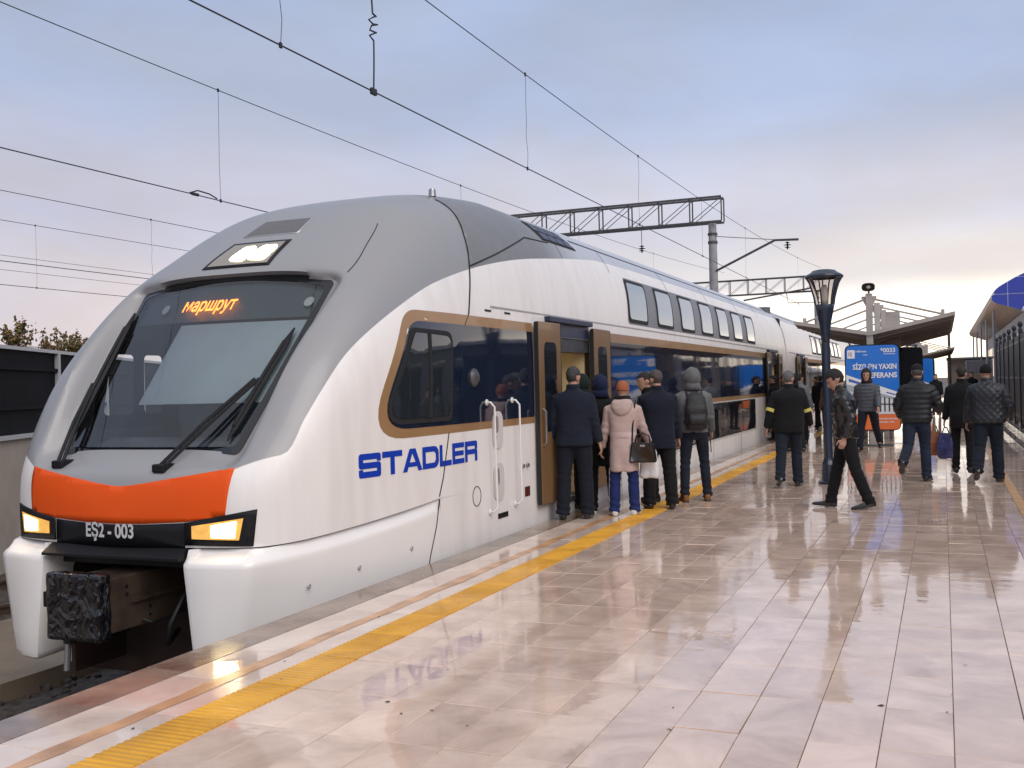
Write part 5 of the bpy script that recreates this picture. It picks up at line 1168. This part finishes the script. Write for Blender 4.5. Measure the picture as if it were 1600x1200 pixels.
    def tfn(c, n_):
        d = base(c, n_); zz = c.z; sg = segs(c)
        ina = sg[0] < .085*k*B
        for A_ in elb:
            r2 = (c-A_[1]).length
            if r2 < .16: d += .007*(1-r2/.16)*math.sin(c.z*70+c.y*25)
        if style == 'puffer':
            u = zz if not ina else sg[1]; d += .011*abs(math.sin(u*math.pi/.078))-.006
        elif style == 'quilt' and not ina: d += .010*abs(math.sin((c.x+zz*.9)*math.pi/.095))*abs(math.sin((c.x-zz*.9)*math.pi/.095))
        elif style == 'leather': d += .006*noise.noise(Vector((c.x*9, c.y*9, c.z*22)))+.003*noise.noise(c*30)
        elif style == 'coat' and hem < -.2 and zz < sp.z: d += .010*math.sin(math.atan2(c.y, c.x)*5+seed)*(sp.z-zz)/.3*.6
        return d
    jk = link('jacket' if hem > -.2 else 'coat', disp(me, tfn), top, body, smooth=True)
    if collar and style != 'none':
        p0 = S['neck']+S['up']*.005; rg = []
        for z, a, b_ in ((-.03,.085,.078),(.03,.078,.074),(.055,.076,.072),(.05,.066,.062),(.0,.066,.062)): rg.append((p0+S['up']*z*k+S['fw']*.004, S['rt']*a*k, S['fw']*b_*k))
        mb = MB(); rings(mb, rg, 20, 2.1); link('collar', mb.me('collar'), top, jk, smooth=True)
    # hair, hat or hood
    def cap(rx, ry, rz, cz, cy, test, sc, nz_, nm, m_, par, shr=.72, vo=None):
        mb = MB(); mb.ell((0,0,0), (1,1,1), 32, 22); V = []
        for v in mb.v:
            v = Vector(v); f_ = 1.
            if test(v): f_ = shr
            q = Vector((v.x*rx, v.y*ry+cy, v.z*rz+cz))*f_ if f_ != 1 else Vector((v.x*rx, v.y*ry+cy, v.z*rz+cz))
            q += v*nz_*noise.noise(v*sc+Vector((seed,0,0))); V.append(hc+Mh @ (q*k))
        mb.v = [tuple(v) for v in V]; return link(nm, mb.me(nm), m_, par, smooth=True)
    if head in ('hair', 'both'):
        hm = mm('hair_%.3f_%.3f' % (hcol[0], hcol[2]), hcol, .6, var=.55, scale=60, bump=1., bscale=190)
        cap(.083+hlen*.2, .109+hlen*.2, .101+hlen*.5, .028+hlen*.15, -.008, lambda v: (v.y > .25 and v.z < .36) or v.z < -.88-hlen or (abs(v.x) > .75 and v.z < -.12-hlen*3), 11, .009, 'hair', hm, body, .80)
    if head == 'beanie': cap(.086, .111, .108, .022, -.006, lambda v: v.z < -.30 or (v.y > .45 and v.z < .08), 8, .004, 'hat', hcol if not isinstance(hcol, tuple) else cloth('hat%.2f' % hcol[0], hcol), body, .70)
    if head == 'cap':
        c_ = cap(.084, .109, .098, .034, -.004, lambda v: v.z < -.12, 5, .002, 'hat', cloth('capcloth', hcol), body, .72)
        hm = mm('hair_grey_dark', (.06, .055, .05), .7); cap(.078, .104, .09, .012, -.012, lambda v: (v.y > .1) or v.z < -.75, 9, .003, 'hair', hm, body, .8)
        mb = MB(); rings(mb, [(T(0,.09,.035), Mh @ Vector((.06*k,0,0)), Mh @ Vector((0,.004,.010*k))), (T(0,.15,.025), Mh @ Vector((.045*k,0,0)), Mh @ Vector((0,.004,.008*k)))], 14); link('peak', mb.me('peak'), cloth('capcloth', hcol), c_, smooth=True)
    if hood: # raised hood, open at the face
        rx, ry, rz = hood.get('r', (.108, .128, .138)); h_ = cap(rx, ry, rz, .005, -.018, lambda v: v.y > .62 and v.z < .66, 5, .010, 'hood', hood['m'], body, .62)
        mb = MB(); rings(mb, [(S['neck']-S['up']*.02*k-S['fw']*.012, S['rt']*.118*k, S['fw']*.105*k), (S['neck']+S['up']*.05*k-S['fw']*.015, S['rt']*.098*k, S['fw']*.098*k), (hc-Mh @ Vector((0,.02*k,.05*k)), S['rt']*.090*k, S['fw']*.095*k)], 18); link('hood_neck', mb.me('hn'), hood['m'], h_, smooth=True)
    if facefeat:
        DK = mm('eye_dark', (.02, .012, .01), .3); 
        for s in (-1, 1):
            mb = MB(); mb.ell(T(s*.029,.086,.002), (.011*k,.008*k,.006*k), 8, 6); mb.build('eye', DK, body, smooth=True)
            mb = MB(); mb.tube([T(s*.012,.094,.018), T(s*.03,.090,.024), T(s*.048,.076,.018)], [.003*k,.0045*k,.003*k], 5); mb.build('eyebrow', DK, body)
        MB().tube([T(-.02,.094,-.06), T(0,.099,-.058), T(.02,.094,-.06)], .0028*k, 5).build('lips', mm('lips', (.25, .09, .075), .5), body)
    S['body'] = body; S['jacket'] = jk; S['T'] = T; return S
def world_pt(S, p): return Matrix.Translation(S['body'].location) @ Matrix.Rotation(S['body'].rotation_euler.z, 4, 'Z') @ Vector(p)

NAVYC = cloth('navy_wool', (.012, .017, .034)); NAVYT = cloth('navy_trouser', (.010, .013, .024)); BLKC = cloth('black_cloth', (.008, .008, .010)); BLKT = cloth('black_trouser', (.009, .009, .011))
JEAN = cloth('blue_jeans', (.020, .030, .055), var=.35); DJEAN = cloth('dark_jeans', (.014, .020, .034), var=.3); PINK = cloth('pink_wool', (.45, .335, .31), var=.06); BLUT = cloth('royal_trouser', (.012, .022, .105))
GREYK = cloth('grey_knit', (.13, .132, .135), var=.25, bump=.5); LEATH = mm('black_leather', (.009, .009, .010), .33, var=.2, scale=30, bump=.3, bscale=90, coat=.25)
PUF = mm('puffer_black', (.007, .008, .011), .6, var=.2, scale=20, bump=.15, bscale=60); PUFG = mm('puffer_grey', (.055, .062, .078), .6, var=.15, scale=20); QLT = mm('quilt_nylon', (.013, .016, .022), .5, var=.2, scale=20)
BSH = mm('black_shoe', (.010, .010, .011), .3, coat=.3); WSH = cloth('white_shoe', (.62, .60, .58)); BRN = cloth('tan_boot', (.19, .085, .03)); SOLEW = mm('white_sole', (.6, .6, .58), .6); SOLEB = mm('black_sole', (.012, .012, .012), .6)
GREYH = (.10, .095, .092); DARKH = (.016, .012, .010)
A_ = ((2, 7, 8), (2, 7, 8))
# --- the queue at the first door
p1 = person(-4.10, 11.75, 14, 1.83, 'man in a dark navy coat, back turned, closest to the open train door', dict(lean=2, arms=((-2, 13, 8), (-2, 12, 8)), legs=((-3, 3, 4), (2, 4, 4)), head=(-14, 8)), NAVYC, -.10, 1.08, (NAVYT, 1.26), (BSH,), 'hair', (.045, .042, .042), hemw=1.08, wide=1.06)
p2 = person(-4.30, 12.75, 60, 1.74, 'person in a dark green hood half hidden beside the train door', dict(lean=4), cloth('green_cloth', (.014, .026, .022)), -.2, 1.03, (BLKT, 1.), (BSH,), 'none', hood=dict(m=cloth('green_cloth')), voxs=.016)
p3 = person(-3.98, 12.45, 25, 1.72, 'person in a navy blue hood and black coat behind the woman in pink', dict(lean=3, legs=((4, 5, 3), (-4, 6, 3))), BLKC, -.34, 1.08, (BLKT, 1.05), (BSH, 1., SOLEW), 'none', hood=dict(m=cloth('navy_hood', (.012, .02, .065))), voxs=.016)
PB_ = (.30, .10, .045)
p4 = person(-3.61, 12.16, 10, 1.645, 'woman in a pale pink hooded coat and orange knitted hat', dict(lean=2, arms=((0, 12, 12), (12, 14, 30)), legs=((-2, 3, 3), (4, 6, 3)), head=(-8, 6)), PINK, -.36, .98, (BLUT, 1.12), (WSH,), 'beanie', PB_, hemw=1.12)
p5 = person(-3.66, 13.65, 120, 1.76, 'dark haired person in black facing left, beyond the man in a navy overcoat', dict(lean=4, head=(0, 10)), BLKC, -.25, 1.05, (BLKT, 1.), (BSH,), 'hair', DARKH, voxs=.016)
p6 = person(-3.36, 12.9, 22, 1.78, 'man with cropped hair in a navy overcoat, right of the woman in pink', dict(lean=4, arms=((6, 8, 30), (2, 9, 14)), legs=((1, 3, 4), (-3, 4, 4)), head=(24, 12)), cloth('navy_wool2', (.009, .012, .026)), -.18, 1.08, (BLKT, 1.28), (BSH,), 'hair', (.075, .062, .055), hemw=1.06, wide=1.03)
p7 = person(-3.11, 13.8, 24, 1.79, 'young man in a grey hooded knit with a black backpack and tan boots', dict(lean=2, arms=((10, 9, 40), (6, 10, 30)), legs=((-2, 3, 5), (3, 5, 6)), head=(6, 4)), GREYK, -.03, 1.05, (DJEAN, 1.0), (BRN, 1.05, SOLEB), 'none', hood=dict(m=GREYK, r=(.112, .132, .142)))
# --- walkers
p8 = person(-2.16, 15.95, 6, 1.75, 'grey haired man in a black jacket with yellow bands on both sleeves', dict(lean=3, sway=1.2, arms=((-10, 19, 16, 8), (10, 16, 24, 6)), legs=((-14, 18, 3, -22), (8, 6, 2)), head=(-10, 5)), BLKC, -.12, 1.18, (DJEAN, 1.2), (BSH,), 'hair', (.13, .125, .125), wide=1.1)
p9 = person(-1.12, 13.35, 97, 1.75, 'dark haired man in a black leather jacket walking left with head bowed', dict(lean=5, arms=((-20, 3, 40), (-20, 3, 40)), legs=((-13, 8, 1, -8), (15, 3, 1, 4)), head=(0, 32)), LEATH, -.06, 1.12, (BLKT, 1.12), (BSH, 1.18), 'hair', (.010, .008, .008), style='leather', facefeat=True, hlen=.025)
p10 = person(-1.53, 23.84, 172, 1.84, 'man in a grey striped puffer jacket with hood up, walking towards the camera', dict(lean=3, sway=1, arms=((16, 10, 30), (-20, 12, 22)), legs=((-24, 20, 3, -28), (21, 5, 3, 6)), head=(8, 6)), PUFG, -.08, 1.12, (NAVYT, 1.15), (BSH,), 'hair', DARKH, hood=dict(m=cloth('hood_maroon', (.045, .028, .03))), style='puffer', facefeat=True)
p11 = person(-.39, 16.98, -8, 1.80, 'man in a black puffer jacket and dark cap walking away', dict(lean=3, sway=1.5, arms=((-2, 22, 46, 26), (6, 24, 62, 30)), legs=((-16, 46, 3, -45), (5, 5, 2)), head=(-4, 4)), PUF, -.05, 1.16, (JEAN, 1.16), (BSH,), 'cap', (.012, .012, .016), style='puffer', wide=1.05)
p12 = person(.60, 17.02, -6, 1.77, 'man in a quilted dark jacket and black knitted hat walking away', dict(lean=3, sway=-1.5, arms=((2, 14, 16, 6), (4, 27, 46, 34)), legs=((-13, 30, 3, -32), (6, 5, 3)), head=(6, 2)), QLT, -.06, 1.22, (DJEAN, 1.28), (BSH,), 'beanie', (.008, .008, .010), style='quilt', wide=1.12)
p13 = person(.27, 18.35, -4, 1.75, 'person in black carrying two bags, left of the quilted jacket', dict(lean=3, arms=((2, 10, 8), (2, 8, 10)), legs=((6, 8, 2), (-6, 8, 2, -8))), BLKC, -.20, 1.06, (BLKT, 1.), (BSH,), 'hair', DARKH, voxs=.016)
# --- groups further along
far = [(-3.95, 29.2, 70, 1.72, 'dark haired person in a white jacket at the second train door', cloth('white_jacket', (.42, .41, .41)), -.08, JEAN, 'hair', None),
       (-4.15, 28.2, 80, 1.74, 'person in dark clothes stepping up at the second train door', BLKC, -.15, BLKT, 'hair', None),
       (-3.05, 23.5, 20, 1.74, 'person in a dark hood behind the man with yellow sleeve bands', BLKC, -.2, BLKT, 'none', BLKC),
       (-3.30, 26.5, -20, 1.76, 'person in a grey and black jacket behind the dark hood', cloth('grey_jacket', (.16, .165, .18)), -.05, BLKT, 'hair', None),
       (-3.55, 33.5, 10, 1.72, 'person in a black coat in the crowd by the third door', BLKC, -.3, BLKT, 'hair', None),
       (-2.75, 28.5, 15, 1.70, 'person in a brown coat with a cream hood beside the lamp post', cloth('brown_coat', (.15, .085, .07)), -.24, JEAN, 'none', cloth('cream_hood', (.42, .36, .29))),
       (-3.4, 37.5, 40, 1.78, 'tall person in a dark cap deep in the crowd', BLKC, -.1, BLKT, 'beanie', None),
       (-3.9, 36.0, 70, 1.7, 'person in a maroon jacket near the second car', cloth('maroon', (.06, .02, .025)), -.1, BLKT, 'hair', None),
       (-3.0, 41.5, 100, 1.75, 'person in dark clothes left of the blue board', BLKC, -.1, BLKT, 'hair', None),
       (-2.4, 34.5, 30, 1.72, 'person with red brown hair partly hidden by the leather jacket man', cloth('plum', (.05, .03, .045)), -.1, BLKT, 'hair', None),
       (-.28, 45, 170, 1.70, 'long haired person in jeans and open dark jacket walking towards the camera', BLKC, -.12, JEAN, 'hair', None),
       (1.15, 50, 180, 1.75, 'distant person in black by the kiosk', BLKC, -.3, BLKT, 'hair', None)]
for i, (x, y, fc, H, lb, tp, hm_, tr_, hd, ho) in enumerate(far):
    q = random.Random(i); s_ = q.uniform(-1, 1)*12
    person(x, y, fc, H, lb, dict(lean=3, legs=((s_, 8 if s_ < 0 else 3, 3), (-s_, 8 if s_ > 0 else 3, 3)), arms=((s_, 9, 15), (-s_, 9, 15))), tp, hm_, 1.08, (tr_, 1.), (BSH,), hd, DARKH if i != 9 else (.06, .02, .015), hood=dict(m=ho) if ho else None, voxs=.02)

# --- things people wear and carry
# hood lying on the pink coat, belt and dark scarf
b4 = p4['body']; k = p4['k']
def on(S, pts, r, nm, m_, n=8, par=None): return MB().tube(pts, r, n).build(nm, m_, par or S['body'], smooth=True)
up, fw, rt, nk, pl = p4['up'], p4['fw'], p4['rt'], p4['neck'], p4['pel']
mb = MB(); rings(mb, [(nk+up*.02-fw*.05, rt*.10, fw*.05), (nk-up*.02-fw*.075, rt*.135, fw*.065), (nk-up*.09-fw*.10, rt*.125, fw*.055), (nk-up*.16-fw*.115, rt*.07, fw*.03), (nk-up*.185-fw*.118, rt*.02, fw*.015)], 18); me = voxel(mb, .011, 3); link('fallen_hood', disp(me, fold(.010, 9, .004, 20, 3)), PINK, b4, smooth=True)
mb = MB(); rings(mb, [(nk-up*.02, rt*.10, fw*.09), (nk+up*.03, rt*.11, fw*.098), (nk+up*.065, rt*.09, fw*.085)], 18); me = voxel(mb, .012, 2); link('scarf', disp(me, fold(.010, 12, .004, 25, 5)), BLKC, b4, smooth=True)
mb = MB(); mb.lathe([(1,0),(1.02,.02),(1.02,.045),(1,.065)], n=36, cap=False); mb.v = [tuple(pl+Vector((0,0,.075))+Vector((x*.175*k*.985, y*.128*k-.004, z))) for x, y, z in mb.v]; mb.build('belt', cloth('pink_belt', (.52, .39, .375)), b4, smooth=True)
for (hip, kne, ank, to, un), s in zip(p4['feet'], (-1, 1)): on(p4, [hip.lerp(kne, .7)+rt*s*.078*k, kne+rt*s*.072*k, kne.lerp(ank, .5)+rt*s*.073*k, ank+rt*s*.070*k], .008, 'side_stripe', SOLEW)
# handbag with strap
def place(S, p): return world_pt(S, p)
HB = mm('black_bag_leather', (.010, .010, .011), .28, coat=.3, bump=.1)
hb = empty('handbag', place(p4, (.245, -.10, .78)), p4['body'].rotation_euler.z, "black leather handbag on the pink coat woman's right side", 'bag')
mb = MB(); mb.prism(roundpoly([(-.165,-.13),(.165,-.13),(.135,.11),(-.135,.11)], .03), -.06, .06, 'y'); bm = bmesh.new(); me = mb.me(); bm.from_mesh(me); bmesh.ops.bevel(bm, geom=bm.edges[:], offset=.015, segments=2, affect='EDGES'); bm.to_mesh(me); bm.free(); link('bag_body', me, HB, hb, smooth=True)
MB().tube([(-.09,0,.10),(-.075,0,.19),(0,0,.225),(.075,0,.19),(.09,0,.10)], .010, 8).build('handle', HB, hb, smooth=True); MB().box(-.03,.03,-.068,-.06,.06,.085,.003).build('clasp', STEEL, hb)
MB().tube([(-.13,0,.09),(-.12,.02,.30),(-.10,.055,.52),(-.085,.09,.615)], .011, 6).build('strap', HB, hb)
PLB = mm('white_plastic', (.66, .65, .66), .3, coat=.2)
def carrier(name, loc, rz, size, m_, label, cat='bag', seed=0, strap=True):
    w, d, h = size; e = empty(name, loc, rz, label, cat); mb = MB(); rings(mb, [(Vector((0,0,0)), Vector((w*.42,0,0)), Vector((0,d*.4,0))), (Vector((0,0,h*.1)), Vector((w*.5,0,0)), Vector((0,d*.5,0))), (Vector((0,0,h*.6)), Vector((w*.48,0,0)), Vector((0,d*.45,0))), (Vector((0,0,h)), Vector((w*.30,0,0)), Vector((0,d*.2,0)))], 18, 4)
    me = voxel(mb, .014, 2); link('bag_body', disp(me, fold(.016, 11, .006, 28, seed)), m_, e, smooth=True)
    if strap:
        for s in (-1, 1): MB().tube([(-w*.18,s*d*.12,h*.98),(-.02,s*.008,h*1.22),(.02,s*.008,h*1.22),(w*.18,s*d*.12,h*.98)], .007, 5).build('handle', m_, e)
    return e
c_ = place(p4, (.30, .10, .44)); carrier('carrier_bag', c_, R(10), (.24, .10, .36), PLB, 'white plastic carrier bag hanging beside the woman in pink', seed=1)
# rucksack
BP = mm('rucksack_black', (.013, .013, .015), .6, var=.2, bump=.3, bscale=150)
rk = empty('rucksack', place(p7, (0.0, -.135, 1.02)), p7['body'].rotation_euler.z, 'black rucksack worn over the grey hooded knit', 'bag')
mb = MB(); rings(mb, [(Vector((0,-.05,-.05)), Vector((.125,0,0)), Vector((0,.06,0))), (Vector((0,-.06,0)), Vector((.15,0,0)), Vector((0,.085,0))), (Vector((0,-.06,.22)), Vector((.15,0,0)), Vector((0,.09,0))), (Vector((0,-.04,.38)), Vector((.12,0,0)), Vector((0,.065,0))), (Vector((0,-.02,.44)), Vector((.07,0,0)), Vector((0,.03,0)))], 18, 3)
link('bag_body', disp(voxel(mb, .012, 3), fold(.008, 8, .003, 20, 2)), BP, rk, smooth=True)
mb = MB(); rings(mb, [(Vector((0,-.13,.02)), Vector((.11,0,0)), Vector((0,.03,0))), (Vector((0,-.145,.05)), Vector((.12,0,0)), Vector((0,.035,0))), (Vector((0,-.14,.16)), Vector((.11,0,0)), Vector((0,.03,0)))], 14, 3); link('pocket', mb.me('pocket'), BP, rk, smooth=True)
for s in (-1, 1): MB().tube([(s*.09,.0,.40),(s*.105,.10,.455),(s*.125,.21,.40),(s*.14,.22,.26),(s*.15,.10,.08),(s*.13,-.02,.02)], .016, 6).build('shoulder_strap', BP, rk, smooth=True)
MB().tube([(-.03,-.02,.43),(0,-.03,.49),(.03,-.02,.43)], .010, 6).build('top_loop', BP, rk); MB().tube([(.14,0,.02),(.19,0,-.15),(.20,.01,-.36)], .007, 5).build('loose_strap', BP, rk)
# yellow sleeve bands
for sh_, e, w, d, s in p8['arms']:
    c0, c1 = sh_.lerp(e, .80), sh_.lerp(e, .98); MB().tube([c0, c0.lerp(c1, .5), c1], [.078, .077, .075], 16, cap=False).build('sleeve_band', cloth('yellow_band', (.55, .48, .12)), p8['body'], smooth=True)
c_ = place(p8, (.33, .05, .50)); carrier('folded_carrier', c_, R(60), (.15, .05, .30), PLB, 'crumpled white plastic bag in the hand of the man with yellow bands', seed=4)
# bags of the companion
sh_, e, w, d, s = p13['arms'][0]; c_ = place(p13, w+d*.13)
carrier('carrier_bag', c_-Vector((-.03,.05,.50)), R(-15), (.30, .12, .42), mm('violet_plastic', (.035, .04, .14), .3, var=.4, scale=9, coat=.2), 'dark violet carrier bag with a pink mark held by the person in black', seed=7)
carrier('shopping_bag', c_-Vector((.13,-.12,.46)), R(10), (.22, .14, .40), mm('rust_bag', (.28, .09, .035), .6, var=.25, scale=9), 'rust coloured bag just left of the violet carrier bag', seed=8)
# shirt collar of the leather jacket man
S = p9; MB().tube([S['neck']+S['rt']*a+S['fw']*b_+S['up']*.052 for a, b_ in ((-.06,.03),(-.04,.06),(0,.074),(.04,.06),(.06,.03))], .012, 6).build('shirt_collar', cloth('white_shirt', (.6, .6, .6)), S['body'], smooth=True)
bpy.data.scenes.remove(TMP)
